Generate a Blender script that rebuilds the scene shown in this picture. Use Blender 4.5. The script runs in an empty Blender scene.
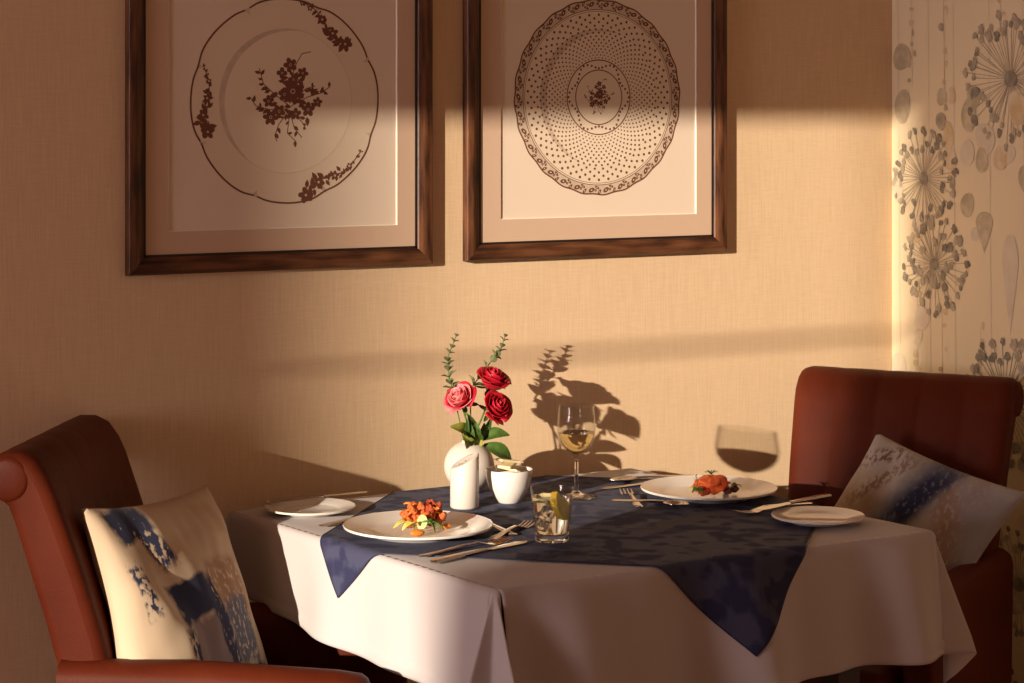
import bpy, bmesh, math, random
from mathutils import Vector, Matrix, Euler, noise
from math import pi, sin, cos, sqrt, atan2, radians as R

sc = bpy.context.scene
COL = sc.collection

# ------------------------------------------------------------------ camera, world, sun, exposure
cd = bpy.data.cameras.new('camera'); cam = bpy.data.objects.new('camera', cd); COL.objects.link(cam)
cam.location = (0, 0, 1.47); cam.rotation_euler = (R(90), 0, R(-30))
cd.sensor_width = 36; cd.lens = 77.7; cd.shift_y = -0.226; cd.clip_start = .05; cd.clip_end = 200
sc.camera = cam

sc.view_settings.view_transform = 'Standard'
sc.view_settings.look = 'None'
sc.view_settings.gamma = 1.0
sc.view_settings.use_curve_mapping = False
sc.view_settings.exposure = 0.0

w = bpy.data.worlds.new('evening_sky'); sc.world = w; w.use_nodes = True
bg = w.node_tree.nodes['Background']
bg.inputs[0].default_value = (1.0, 0.47, 0.27, 1); bg.inputs[1].default_value = 0.40

SUN_AZ, SUN_EL = R(25.5), R(10.5)       # travel direction measured from the back wall, and height
sd = bpy.data.lights.new('low_sun', 'SUN'); sd.energy = 7.0; sd.color = (1.0, 0.84, 0.67); sd.angle = R(0.53)
sun = bpy.data.objects.new('low_sun', sd); COL.objects.link(sun)
dirv = Vector((cos(SUN_EL) * cos(SUN_AZ), cos(SUN_EL) * sin(SUN_AZ), -sin(SUN_EL)))
sun.rotation_euler = dirv.to_track_quat('-Z', 'Y').to_euler()
sun.location = (-8, 0, 4)

WN0, WN1, WA0, WA1, WZ0, WZ1 = 1.25, 1.40, -4.30, -1.35, .75, 2.545      # the window opening
ld = bpy.data.lights.new('window_daylight', 'AREA'); ld.shape = 'RECTANGLE'; ld.size = 1.4; ld.size_y = 1.7
ld.energy = 135; ld.color = (1.0, .82, .86)
wl = bpy.data.objects.new('window_daylight', ld); COL.objects.link(wl)          # dusk daylight through the window at the far end
wl.location = (-5.5, 2.2, 1.65); wl.rotation_euler = (R(90), 0, R(-90))

# ------------------------------------------------------------------ materials
def mat(name, col=(.8, .8, .8), rough=.5, metal=0, var=None, vscale=20, vdetail=4, bump=0, bscale=200, spec=.5,
        stretch=(1, 1, 1), sheen=0, trans=0, ior=1.45, sss=0, coat=0):
    m = bpy.data.materials.new(name); m.use_nodes = True
    nt = m.node_tree; b = nt.nodes['Principled BSDF']
    b.inputs['Base Color'].default_value = (*col, 1)
    b.inputs['Roughness'].default_value = rough; b.inputs['Metallic'].default_value = metal
    b.inputs['Specular IOR Level'].default_value = spec; b.inputs['IOR'].default_value = ior
    b.inputs['Transmission Weight'].default_value = trans
    b.inputs['Sheen Weight'].default_value = sheen; b.inputs['Coat Weight'].default_value = coat
    if sss:
        b.inputs['Subsurface Weight'].default_value = sss; b.inputs['Subsurface Scale'].default_value = .004
    tc = nt.nodes.new('ShaderNodeTexCoord'); mp = nt.nodes.new('ShaderNodeMapping')
    mp.inputs['Scale'].default_value = stretch
    nt.links.new(tc.outputs['Object'], mp.inputs['Vector'])
    if var:
        n = nt.nodes.new('ShaderNodeTexNoise'); n.inputs['Scale'].default_value = vscale; n.inputs['Detail'].default_value = vdetail
        nt.links.new(mp.outputs[0], n.inputs['Vector'])
        r = nt.nodes.new('ShaderNodeValToRGB')
        r.color_ramp.elements[0].position = .35; r.color_ramp.elements[1].position = .65
        r.color_ramp.elements[0].color = (*col, 1); r.color_ramp.elements[1].color = (*var, 1)
        nt.links.new(n.outputs['Fac'], r.inputs['Fac']); nt.links.new(r.outputs['Color'], b.inputs['Base Color'])
    if bump:
        n2 = nt.nodes.new('ShaderNodeTexNoise'); n2.inputs['Scale'].default_value = bscale; n2.inputs['Detail'].default_value = 3
        nt.links.new(mp.outputs[0], n2.inputs['Vector'])
        bp = nt.nodes.new('ShaderNodeBump'); bp.inputs['Strength'].default_value = bump; bp.inputs['Distance'].default_value = .002
        nt.links.new(n2.outputs['Fac'], bp.inputs['Height']); nt.links.new(bp.outputs['Normal'], b.inputs['Normal'])
    return m

def nd(nt, t, **kw):
    n = nt.nodes.new(t)
    for k, v in kw.items(): setattr(n, k, v)
    return n

def math_node(nt, op, a, b=None, clamp=False):
    n = nd(nt, 'ShaderNodeMath', operation=op, use_clamp=clamp)
    for i, v in enumerate((a, b)):
        if v is None: continue
        if isinstance(v, (int, float)): n.inputs[i].default_value = v
        else: nt.links.new(v, n.inputs[i])
    return n.outputs[0]

def mixc(nt, fac, a, b):
    n = nd(nt, 'ShaderNodeMix', data_type='RGBA')
    if isinstance(fac, (int, float)): n.inputs[0].default_value = fac
    else: nt.links.new(fac, n.inputs[0])
    for i, v in ((6, a), (7, b)):
        if isinstance(v, tuple): n.inputs[i].default_value = (*v, 1)
        else: nt.links.new(v, n.inputs[i])
    return n.outputs[2]

def weave_mat(name, c1, c2, fx=900, fz=420, streak=.5):
    """woven wallcovering: fine horizontal and vertical threads"""
    m = mat(name, c1, .75, spec=.25); nt = m.node_tree; b = nt.nodes['Principled BSDF']
    tc = nd(nt, 'ShaderNodeTexCoord')
    outs = []
    for s in ((fx * .5, 1, 14), (30, 1, fz)):
        mp = nd(nt, 'ShaderNodeMapping'); mp.inputs['Scale'].default_value = s
        nt.links.new(tc.outputs['Object'], mp.inputs['Vector'])
        n = nd(nt, 'ShaderNodeTexNoise'); n.inputs['Scale'].default_value = 1; n.inputs['Detail'].default_value = 2
        nt.links.new(mp.outputs[0], n.inputs['Vector']); outs.append(n.outputs['Fac'])
    s = math_node(nt, 'ADD', math_node(nt, 'MULTIPLY', outs[0], .62), math_node(nt, 'MULTIPLY', outs[1], .38))
    r = nd(nt, 'ShaderNodeMapRange'); r.inputs[1].default_value = .32; r.inputs[2].default_value = .68
    nt.links.new(s, r.inputs[0])
    nt.links.new(mixc(nt, r.outputs[0], c1, c2), b.inputs['Base Color'])
    bp = nd(nt, 'ShaderNodeBump'); bp.inputs['Strength'].default_value = .25; bp.inputs['Distance'].default_value = .001
    nt.links.new(s, bp.inputs['Height']); nt.links.new(bp.outputs['Normal'], b.inputs['Normal'])
    return m

M = {}
M['wall'] = weave_mat('woven_wallcovering', (.69, .50, .31), (.79, .59, .375))
M['paper'] = mat('pale_wallpaper', (.82, .70, .46), .7, spec=.2, var=(.86, .73, .48), vscale=3)
M['umbel_dark'] = mat('slate_ink', (.20, .175, .13), .8, var=(.36, .31, .22), vscale=60)
M['umbel_mid'] = mat('grey_olive_ink', (.36, .31, .215), .8, var=(.56, .47, .32), vscale=50)
M['olive'] = mat('olive_wash', (.46, .39, .24), .8, var=(.66, .56, .37), vscale=35)
M['ochre'] = mat('ochre_wash', (.66, .50, .26), .8, var=(.76, .65, .45), vscale=35)
M['pale_wash'] = mat('pale_wash', (.70, .60, .43), .8, var=(.77, .66, .48), vscale=30)
M['ceiling'] = mat('ceiling_paint', (.46, .37, .28), .8)
M['floor'] = mat('carpet', (.44, .29, .21), .95, var=(.50, .34, .25), vscale=60, bump=.4, bscale=500)
M['wood'] = mat('walnut', (.030, .010, .005), .38, var=(.16, .062, .026), vscale=9, vdetail=8, stretch=(9, 9, 1), bump=.15, bscale=60, spec=.4)
M['wood_h'] = mat('walnut_lengthwise', (.030, .010, .005), .38, var=(.16, .062, .026), vscale=9, vdetail=8, stretch=(1, 9, 9), bump=.15, bscale=60, spec=.4)
M['darkwood'] = mat('dark_stained_wood', (.025, .012, .008), .35, var=(.045, .02, .012), vscale=12, stretch=(6, 6, 1))
M['slip'] = mat('dark_inner_slip', (.02, .011, .008), .5)
M['mat_board'] = mat('beige_mat_board', (.64, .46, .33), .85, spec=.15)
M['bevel'] = mat('mat_bevel', (.88, .80, .68), .8)
M['print'] = mat('print_paper', (.80, .67, .53), .8, spec=.2)
M['pl_rim'] = mat('printed_plate_rim', (.78, .65, .49), .8, spec=.2)
M['pl_well'] = mat('printed_plate_well', (.80, .67, .51), .8, spec=.2)
M['pl_shade'] = mat('printed_grey_wash', (.55, .43, .31), .8, var=(.66, .54, .40), vscale=40)
M['ink'] = mat('sepia_ink', (.17, .062, .035), .8)
M['leather'] = mat('brown_leather', (.078, .0125, .0042), .5, var=(.104, .0185, .0065), vscale=7, bump=.12, bscale=260, spec=.13)
M['leather_seam'] = mat('leather_welt', (.12, .035, .018), .4, bump=.2, bscale=260)
M['linen'] = mat('white_tablecloth', (.53, .485, .48), .75, spec=.2, bump=.12, bscale=900, sheen=.1)
M['china'] = mat('white_china', (.82, .78, .72), .12, spec=.5, coat=.3)
M['matt_china'] = mat('matt_white_ceramic', (.68, .62, .55), .35)
M['hole'] = mat('dark_hole', (.05, .04, .04), .8)
M['steel'] = mat('polished_cutlery_steel', (.62, .58, .53), .16, metal=1)
M['water'] = mat('water', (1, 1, 1), 0, trans=1, ior=1.333)
M['glass'] = mat('clear_glass', (1, 1, 1), 0, trans=1, ior=1.48)
def thin_glass(name, tint):
    m = bpy.data.materials.new(name); m.use_nodes = True; nt = m.node_tree; nt.nodes.clear()
    out = nd(nt, 'ShaderNodeOutputMaterial'); mx = nd(nt, 'ShaderNodeMixShader'); tr = nd(nt, 'ShaderNodeBsdfTransparent'); gl = nd(nt, 'ShaderNodeBsdfGlossy')
    lw = nd(nt, 'ShaderNodeLayerWeight'); lw.inputs[0].default_value = .5; fac = math_node(nt, 'ADD', math_node(nt, 'MULTIPLY', math_node(nt, 'POWER', lw.outputs['Facing'], 5), .85), .04); tr.inputs[0].default_value = (*tint, 1); gl.inputs['Roughness'].default_value = .02
    nt.links.new(fac, mx.inputs[0]); nt.links.new(tr.outputs[0], mx.inputs[1]); nt.links.new(gl.outputs[0], mx.inputs[2]); nt.links.new(mx.outputs[0], out.inputs[0])
    return m
M['thin_glass'] = thin_glass('thin_clear_glass', (.95, .95, .94))
M['wine'] = mat('white_wine', (1, .86, .48), 0, trans=1, ior=1.34)
M['ice'] = mat('ice', (1, 1, 1), .12, trans=1, ior=1.31)
M['lemon'] = mat('lemon_peel', (.80, .56, .05), .4, bump=.2, bscale=300)
M['lemon_flesh'] = mat('lemon_flesh', (.82, .70, .24), .35, var=(.90, .82, .45), vscale=90)
M['sachet'] = mat('sugar_sachet_paper', (.74, .62, .34), .6, var=(.85, .76, .52), vscale=40)
M['sachet_w'] = mat('sachet_cream_paper', (.86, .80, .62), .6)
M['rose'] = mat('red_rose_petal', (.36, .003, .012), .5, var=(.56, .008, .030), vscale=50, sss=.1)
M['rose_pink'] = mat('pink_rose_petal', (.72, .10, .14), .5, var=(.80, .28, .28), vscale=45, sss=.1)
M['stem'] = mat('green_stem', (.10, .16, .035), .5)
M['leaf'] = mat('rose_leaf', (.045, .10, .018), .4, var=(.085, .16, .03), vscale=60)
M['leaf_yellow'] = mat('yellow_green_leaf', (.36, .38, .05), .45, var=(.24, .30, .05), vscale=60)  # yellower, paler green than the other rose leaves
M['euc'] = mat('eucalyptus_leaf', (.09, .12, .045), .6, var=(.15, .18, .075), vscale=60)
M['glaze'] = mat('glazed_red_orange', (.46, .045, .015), .25, var=(.82, .24, .05), vscale=90, vdetail=6, bump=.5, bscale=200)
M['glaze_dark'] = mat('glazed_dark_red', (.22, .02, .012), .25, var=(.62, .10, .03), vscale=110, vdetail=6, bump=.5, bscale=200)
M['carrot'] = mat('carrot', (.85, .20, .03), .35, var=(.92, .32, .05), vscale=60)
M['cucumber'] = mat('pale_cucumber', (.72, .78, .35), .35)
M['greens'] = mat('salad_leaf', (.05, .16, .02), .4, var=(.14, .30, .05), vscale=60)
M['lettuce'] = mat('yellow_lettuce', (.75, .62, .14), .4, var=(.60, .55, .14), vscale=50)
M['salmon'] = mat('cured_salmon', (.80, .16, .035), .3, var=(.62, .07, .03), vscale=45, bump=.2, bscale=120)
M['beet'] = mat('dark_beetroot', (.10, .02, .02), .35)

# overlay: navy damask
def damask():
    m = mat('navy_damask', (.035, .045, .115),   .7, spec=.06, sheen=.02); nt = m.node_tree; b = nt.nodes['Principled BSDF']
    tc = nd(nt, 'ShaderNodeTexCoord')
    n1 = nd(nt, 'ShaderNodeTexNoise'); n1.inputs['Scale'].default_value = 9; n1.inputs['Detail'].default_value = 3; n1.inputs['Distortion'].default_value = 1.6
    n2 = nd(nt, 'ShaderNodeTexVoronoi'); n2.inputs['Scale'].default_value = 26
    nt.links.new(tc.outputs['Object'], n1.inputs['Vector']); nt.links.new(tc.outputs['Object'], n2.inputs['Vector'])
    s = math_node(nt, 'ADD', n1.outputs['Fac'], math_node(nt, 'MULTIPLY', n2.outputs['Distance'], .35))
    r = nd(nt, 'ShaderNodeMapRange'); r.inputs[1].default_value = .60; r.inputs[2].default_value = .70
    nt.links.new(s, r.inputs[0])
    nt.links.new(mixc(nt, r.outputs[0], (.033, .035, .080), (.062, .066, .116)), b.inputs['Base Color'])
    rr = nd(nt, 'ShaderNodeMapRange'); rr.inputs[3].default_value = .8; rr.inputs[4].default_value = .62
    nt.links.new(r.outputs[0], rr.inputs[0]); nt.links.new(rr.outputs[0], b.inputs['Roughness'])
    n3 = nd(nt, 'ShaderNodeTexNoise'); n3.inputs['Scale'].default_value = 14; n3.inputs['Detail'].default_value = 4
    nt.links.new(tc.outputs['Object'], n3.inputs['Vector'])
    bp = nd(nt, 'ShaderNodeBump'); bp.inputs['Strength'].default_value = .25; bp.inputs['Distance'].default_value = .010
    nt.links.new(n3.outputs['Fac'], bp.inputs['Height']); nt.links.new(bp.outputs['Normal'], b.inputs['Normal'])
    return m
M['navy'] = damask()
M['navy_edge'] = mat('navy_stitched_edge', (.02, .024, .06), .6)

def brush_mat(name, base, base2, patches):
    """painted-canvas fabric: brush patches with ragged dry edges, in the cushion's own x/y (metres)"""
    m = mat(name, base, .85, spec=.15, sheen=.1); nt = m.node_tree; b = nt.nodes['Principled BSDF']
    tc = nd(nt, 'ShaderNodeTexCoord')
    def nz(scale, st=(1, 1, 1), det=5, rot=0):
        mp = nd(nt, 'ShaderNodeMapping'); mp.inputs['Scale'].default_value = st; mp.inputs['Rotation'].default_value[2] = rot
        nt.links.new(tc.outputs['Object'], mp.inputs['Vector'])
        n = nd(nt, 'ShaderNodeTexNoise'); n.inputs['Scale'].default_value = scale; n.inputs['Detail'].default_value = det
        nt.links.new(mp.outputs[0], n.inputs['Vector']); return n.outputs['Fac']
    edge = nz(45, (1, .6, 1)); grain = nz(85, (1.5, .8, 0), 8); grain2 = nz(60, (.8, 1.4, 0), 8); big = nz(8)
    sp = nd(nt, 'ShaderNodeSeparateXYZ'); nt.links.new(tc.outputs['Object'], sp.inputs[0])
    cur = mixc(nt, big, base, base2)
    front = math_node(nt, 'GREATER_THAN', sp.outputs['Z'], 0.0)
    for (cx, cy, hw, hh, rot, col, dens, soft) in patches:
        dx = math_node(nt, 'SUBTRACT', sp.outputs['X'], cx); dy = math_node(nt, 'SUBTRACT', sp.outputs['Y'], cy)
        ca, sa = cos(rot), sin(rot)
        px = math_node(nt, 'ADD', math_node(nt, 'MULTIPLY', dx, ca), math_node(nt, 'MULTIPLY', dy, sa))
        py = math_node(nt, 'SUBTRACT', math_node(nt, 'MULTIPLY', dy, ca), math_node(nt, 'MULTIPLY', dx, sa))
        q = math_node(nt, 'MAXIMUM', math_node(nt, 'DIVIDE', math_node(nt, 'ABSOLUTE', px), hw),
                      math_node(nt, 'DIVIDE', math_node(nt, 'ABSOLUTE', py), hh))
        q = math_node(nt, 'ADD', q, math_node(nt, 'MULTIPLY', math_node(nt, 'SUBTRACT', edge, .5), .75))
        mr = nd(nt, 'ShaderNodeMapRange'); mr.inputs[1].default_value = 1.0 + soft; mr.inputs[2].default_value = 1.0 - soft
        nt.links.new(q, mr.inputs[0])
        g = nd(nt, 'ShaderNodeMapRange'); g.inputs[1].default_value = .62 - dens * .45; g.inputs[2].default_value = .70 - dens * .45
        nt.links.new(grain if dens < .8 else grain2, g.inputs[0])
        f = math_node(nt, 'MULTIPLY', mr.outputs[0], g.outputs[0])
        cur = mixc(nt, math_node(nt, 'MULTIPLY', f, front), cur, col)
    nt.links.new(cur, b.inputs['Base Color'])
    bp = nd(nt, 'ShaderNodeBump'); bp.inputs['Strength'].default_value = .2; bp.inputs['Distance'].default_value = .001
    nt.links.new(nz(600), bp.inputs['Height']); nt.links.new(bp.outputs['Normal'], b.inputs['Normal'])
    return m

NAVY, PURP, BROWN, TAN, SLATE = (.03, .035, .075), (.24, .18, .17), (.36, .22, .13), (.50, .36, .24), (.12, .13, .17)
M['cushion_l'] = brush_mat('painted_canvas_cream', (.60, .48, .34), (.52, .40, .27), [
    (0.025, 0.087, .060, .040, .1, TAN, .9, .2), (0.070, 0.022, .060, .050, 0, BROWN, .55, .2), (-0.045, 0.097, .075, .022, .1, TAN, .6, .3), (0.095, 0.142, .04, .03, 0, TAN, .7, .2),
    (-0.020, -0.093, .055, .085, .05, PURP, .95, .12), (-0.100, -0.128, .030, .05, .1, BROWN, .55, .2),
    (-0.125, 0.162, .040, .032, .25, NAVY, .74, .14), (-0.093, 0.117, .018, .045, .5, NAVY, .46, .2),
    (-0.047, 0.017, .050, .034, .15, NAVY, .80, .12), (0.020, -0.053, .018, .095, .25, NAVY, .55, .15),
    (0.080, -0.053, .040, .060, .1, SLATE, .55, .15), (0.115, -0.143, .03, .03, 0, NAVY, .55, .15),
    (-0.150, 0.050, .012, .045, .1, NAVY, .33, .2), (-0.085, -0.088, .012, .06, .1, NAVY, .42, .25), (-0.140, -0.138, .04, .02, .3, (.36, .40, .40), .5, .25)])
M['cushion_r'] = brush_mat('painted_canvas_grey', (.50, .46, .40), (.38, .36, .34), [
    (-.12, -.06, .06, .10, .3, (.40, .28, .19), .7, .4), (.05, -.10, .12, .07, .2, (.22, .15, .11), .6, .5),
    (.08, .03, .05, .10, .35, (.36, .25, .18), .5, .4), (.14, -.02, .05, .14, .3, (.36, .37, .40), .7, .4),
    (-.035, .02, .034, .20, -.40, (.15, .155, .19), .8, .45), (-.015, .045, .020, .08, -.40, NAVY, .55, .4),
    (-.12, .10, .05, .015, .6, (.20, .12, .08), .3, .4), (-.10, .05, .012, .07, -.6, (.24, .16, .11), .35, .4),
    (.02, -.14, .12, .04, .1, (.07, .05, .05), .5, .4), (.13, -.13, .06, .05, .1, SLATE, .4, .4)])

# ------------------------------------------------------------------ mesh builder and object helpers
class MB:
    def __init__(s): s.v = []; s.f = []; s.mi = []; s.mats = []; s.T = Matrix()
    def mid(s, m):
        if m not in s.mats: s.mats.append(m)
        return s.mats.index(m)
    def add(s, vs, fs, m):
        o = len(s.v); k = s.mid(m)
        s.v += [s.T @ Vector(v) for v in vs]
        s.f += [tuple(i + o for i in f) for f in fs]; s.mi += [k] * len(fs); return s
    def grid(s, fn, nu, nv, m, close_u=False):
        vs = [fn(i / nu, j / nv) for j in range(nv + 1) for i in range(nu + (0 if close_u else 1))]
        w_ = nu if close_u else nu + 1
        fs = [(j * w_ + i, j * w_ + (i + 1) % w_, (j + 1) * w_ + (i + 1) % w_, (j + 1) * w_ + i) for j in range(nv) for i in range(nu)]
        return s.add(vs, fs, m)
    def lathe(s, prof, m, n=48, c=(0, 0, 0)):
        vs = []; fs = []; rings = []
        for r, z in prof:
            if r < 1e-6: rings.append([len(vs)]); vs.append((c[0], c[1], c[2] + z))
            else:
                rings.append(list(range(len(vs), len(vs) + n)))
                vs += [(c[0] + r * cos(2 * pi * i / n), c[1] + r * sin(2 * pi * i / n), c[2] + z) for i in range(n)]
        for a, b in zip(rings, rings[1:]):
            for i in range(n):
                j = (i + 1) % n
                if len(a) == 1 and len(b) == 1: continue
                if len(a) == 1: fs.append((a[0], b[j], b[i]))
                elif len(b) == 1: fs.append((a[i], a[j], b[0]))
                else: fs.append((a[i], a[j], b[j], b[i]))
        return s.add(vs, fs, m)
    def tube(s, pts, rad, m, n=8, caps=True):
        pts = [Vector(p) for p in pts]; vs = []; fs = []
        if not isinstance(rad, (list, tuple)): rad = [rad] * len(pts)
        up = Vector((.13, .21, .97))
        for i, p in enumerate(pts):
            t = (pts[min(i + 1, len(pts) - 1)] - pts[max(i - 1, 0)]).normalized()
            x = t.cross(up)
            if x.length < .05: x = t.cross(Vector((1, 0, 0)))
            x.normalize(); y = t.cross(x).normalized()
            vs += [p + (x * cos(2 * pi * k / n) + y * sin(2 * pi * k / n)) * rad[i] for k in range(n)]
        for i in range(len(pts) - 1):
            for k in range(n):
                fs.append((i * n + k, i * n + (k + 1) % n, (i + 1) * n + (k + 1) % n, (i + 1) * n + k))
        if caps: fs += [tuple(range(n))[::-1], tuple(range((len(pts) - 1) * n, len(pts) * n))]
        return s.add(vs, fs, m)
    def box(s, lo, hi, m, bev=0, seg=3):
        bm = bmesh.new(); bmesh.ops.create_cube(bm, size=1)
        for v in bm.verts: v.co = Vector([(lo[i] + hi[i]) / 2 + v.co[i] * (hi[i] - lo[i]) for i in range(3)])
        if bev: bmesh.ops.bevel(bm, geom=bm.edges[:], offset=bev, segments=seg, affect='EDGES', profile=.5)
        bm.verts.index_update()
        s.add([v.co.copy() for v in bm.verts], [tuple(v.index for v in f.verts) for f in bm.faces], m); bm.free(); return s
    def blob(s, c, rad, m, amp=.25, freq=1.5, sub=3, seed=0, rot=(0, 0, 0)):
        bm = bmesh.new(); bmesh.ops.create_icosphere(bm, subdivisions=sub, radius=1)
        rm = Euler(rot).to_matrix(); sv = Vector((seed * 3.1, seed * 1.7, seed * .9))
        vs = []
        for v in bm.verts:
            k = 1 + amp * noise.noise(v.co * freq + sv) + amp * .5 * noise.noise(v.co * freq * 2.7 + sv)
            vs.append(Vector(c) + rm @ Vector([v.co[i] * k * rad[i] for i in range(3)]))
        bm.verts.index_update()
        s.add(vs, [tuple(v.index for v in f.verts) for f in bm.faces], m); bm.free(); return s
    def build(s, name, parent=None, smooth=True, merge=False, mods=(), angle=None):
        me = bpy.data.meshes.new(name); me.from_pydata([tuple(v) for v in s.v], [], s.f)
        for m in s.mats: me.materials.append(M[m])
        me.polygons.foreach_set('material_index', s.mi)
        if merge:
            bm = bmesh.new(); bm.from_mesh(me); bmesh.ops.remove_doubles(bm, verts=bm.verts, dist=1e-5)
            bmesh.ops.recalc_face_normals(bm, faces=bm.faces); bm.to_mesh(me); bm.free()
        me.polygons.foreach_set('use_smooth', [smooth] * len(me.polygons))
        if angle: me.set_sharp_from_angle(angle=angle)
        o = bpy.data.objects.new(name, me); COL.objects.link(o)
        if parent: o.parent = parent
        for t, kw in mods:
            md = o.modifiers.new(t.lower(), t)
            for k, v in kw.items(): setattr(md, k, v)
        me.update(); return o

def tag(o, label, cat, group=None, kind=None):
    o['label'] = label; o['category'] = cat
    if group: o['group'] = group
    if kind: o['kind'] = kind
    return o
def thing(name, label, cat, loc=(0, 0, 0), rz=0, group=None, rot=None):
    o = bpy.data.objects.new(name, None); o.empty_display_size = .05; COL.objects.link(o)
    o.location = loc; o.rotation_euler = rot if rot else (0, 0, rz)
    return tag(o, label, cat, group)
def struct(o): o['kind'] = 'structure'; return o
def children(o): return [c for c in COL.objects if c.parent == o]
def copy_tree(o, parent=None):
    kids = children(o)
    c = o.copy(); COL.objects.link(c)
    if parent: c.parent = parent
    for k in kids: copy_tree(k, c)
    return c

# ------------------------------------------------------------------ room shell
WALL_N, SIDE_A, CEIL = 3.795, 3.157, 2.95
b = MB(); b.box((-5.6, WALL_N, 0), (SIDE_A + .15, WALL_N + .15, CEIL), 'wall'); struct(b.build('wall_back', smooth=False))
b = MB(); b.box((-5.6, WN0, -.1), (-1.15, WALL_N + .15, 0), 'floor'); b.box((-1.15, -2.2, -.1), (SIDE_A + .15, WALL_N + .15, 0), 'floor'); struct(b.build('floor', smooth=False))
b = MB(); b.box((-5.6, WN0, CEIL), (-1.15, WALL_N + .15, CEIL + .1), 'ceiling'); b.box((-1.15, -2.2, CEIL), (SIDE_A + .15, WALL_N + .15, CEIL + .1), 'ceiling'); struct(b.build('ceiling', smooth=False))
# window wall to the left of the viewpoint, parallel to the back wall; the sun comes in through its opening
b = MB()
b.box((-5.6, WN0, 0), (WA0, WN1, CEIL), 'ceiling'); b.box((WA1, WN0, 0), (-1.0, WN1, CEIL), 'ceiling')
b.box((WA0, WN0, 0), (WA1, WN1, WZ0), 'ceiling'); b.box((WA0, WN0, WZ1), (WA1, WN1, CEIL), 'ceiling')
struct(b.build('wall_window', smooth=False))
b = MB(); b.box((-1.15, -2.2, 0), (-1.0, WN0, CEIL), 'ceiling'); struct(b.build('wall_return', smooth=False))
b = MB()
b.box((WA0, WN0 + .05, 2.045), (WA1, WN0 + .06, 2.055), 'ceiling')
struct(b.build('window_1', smooth=False))
b = MB(); b.box((-23, 2.90 - 20.5 * .477, -.5), (-20.5, 4.0, 14.0), 'ceiling'); struct(b.build('beam_edge_slab', smooth=False))     # unseen slab added outdoors to give the sunbeam a soft left edge
b = MB(); b.box((-14.5, -12, -.5), (-11.8, 2.275 - 14.5 * .477, 9.0), 'ceiling'); struct(b.build('beam_edge_slab', smooth=False))  # second unseen slab, added to cut off the sunbeam's right side
b = MB(); b.box((-5.6, WALL_N - .015, 0), (SIDE_A, WALL_N, .12), 'ceiling', .003); struct(b.build('baseboard_back', smooth=False))

# ---- patterned wallpaper on the side wall (printed motifs are part of the wall's own mesh)
rng = random.Random(4)
wp = MB()
wp.box((SIDE_A, -2.2, 0), (SIDE_A + .15, WALL_N, CEIL), 'paper')
LAY = [0]
def wpt(s, z, lay): return (SIDE_A - .0004 - lay * .0003 - (LAY[0] % 40) * 7e-6, WALL_N - s, z)
def wp_poly(pts, m, lay):
    pts = [(max(.001, p[0]), p[1]) for p in pts]; LAY[0] += 1
    wp.add([wpt(x, z, lay) for x, z in pts], [tuple(range(len(pts)))], m)
def wp_oval(s, z, rs, rz, m, lay=2, rag=.12, rot=0, n=18):
    ph = rng.random() * 6
    P = []
    for i in range(n):
        a = 2 * pi * i / n; k = 1 + rag * sin(2 * a + ph) * .5 + rag * sin(3 * a + ph * 2) * .4
        x, y = rs * k * cos(a), rz * k * sin(a)
        P.append((s + x * cos(rot) - y * sin(rot), z + x * sin(rot) + y * cos(rot)))
    wp_poly(P, m, lay)
def wp_line(p, q, w0, w1, m, lay=1):
    dx, dz = q[0] - p[0], q[1] - p[1]; L = sqrt(dx * dx + dz * dz) or 1
    nx, nz_ = -dz / L, dx / L
    wp_poly([(p[0] + nx * w0, p[1] + nz_ * w0), (q[0] + nx * w1, q[1] + nz_ * w1), (q[0] - nx * w1, q[1] - nz_ * w1), (p[0] - nx * w0, p[1] - nz_ * w0)], m, lay)
def umbel(s, z, r, n=46, tone='umbel_mid', core='umbel_dark', head=.0085, inner=.35):
    wp_oval(s, z, r * .13, r * .13, core, 3)
    for i in range(n):
        a = 2 * pi * i / n + rng.uniform(-.06, .06); k = rng.uniform(.80, 1.0) if i % 2 else rng.uniform(inner + .2, .85)
        e = (s + r * k * cos(a), z + r * k * sin(a))
        if e[0] < .006: continue
        wp_line((s, z), e, .0006, .0010, tone, 1)
        m = core if rng.random() < .45 else tone
        h = head * rng.uniform(.65, 1.15)
        for q in range(3):
            wp_oval(e[0] + rng.uniform(-.4, .4) * h, e[1] + rng.uniform(-.4, .4) * h, h * .62, h * .75, m, 3 + q, .4, n=9)
def drop(s, z, rs, rz, m):
    wp_poly([(s + rs * cos(a) * (1 if sin(a) > 0 else (1 + sin(a)) ** .7 + .02), z + (rz * .55 * sin(a) if sin(a) > 0 else rz * 1.5 * sin(a))) for a in [2 * pi * i / 24 for i in range(24)]], m, 2)
def string(s, z0, z1, m, sz=.008, step=.03):
    wp_line((s, z0), (s + .004, z1), .0005, .0005, m, 1)
    z = z0
    while z > z1:
        wp_oval(s + rng.uniform(-.008, .012), z, sz * rng.uniform(.5, 1), sz * rng.uniform(.6, 1.1), m if rng.random() < .7 else 'ochre', 2, .2, n=12)
        z -= step * rng.uniform(.6, 1.3)
umbel(.377, 1.534, .142, 64, 'umbel_mid', 'umbel_dark', .011)
umbel(.106, 1.323, .108, 52, 'umbel_mid', 'umbel_dark', .010)
umbel(.140, 1.139, .105, 60, 'umbel_mid', 'umbel_dark', .011, .15)
umbel(.360, .872, .130, 50, 'umbel_dark', 'umbel_mid', .013)
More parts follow.
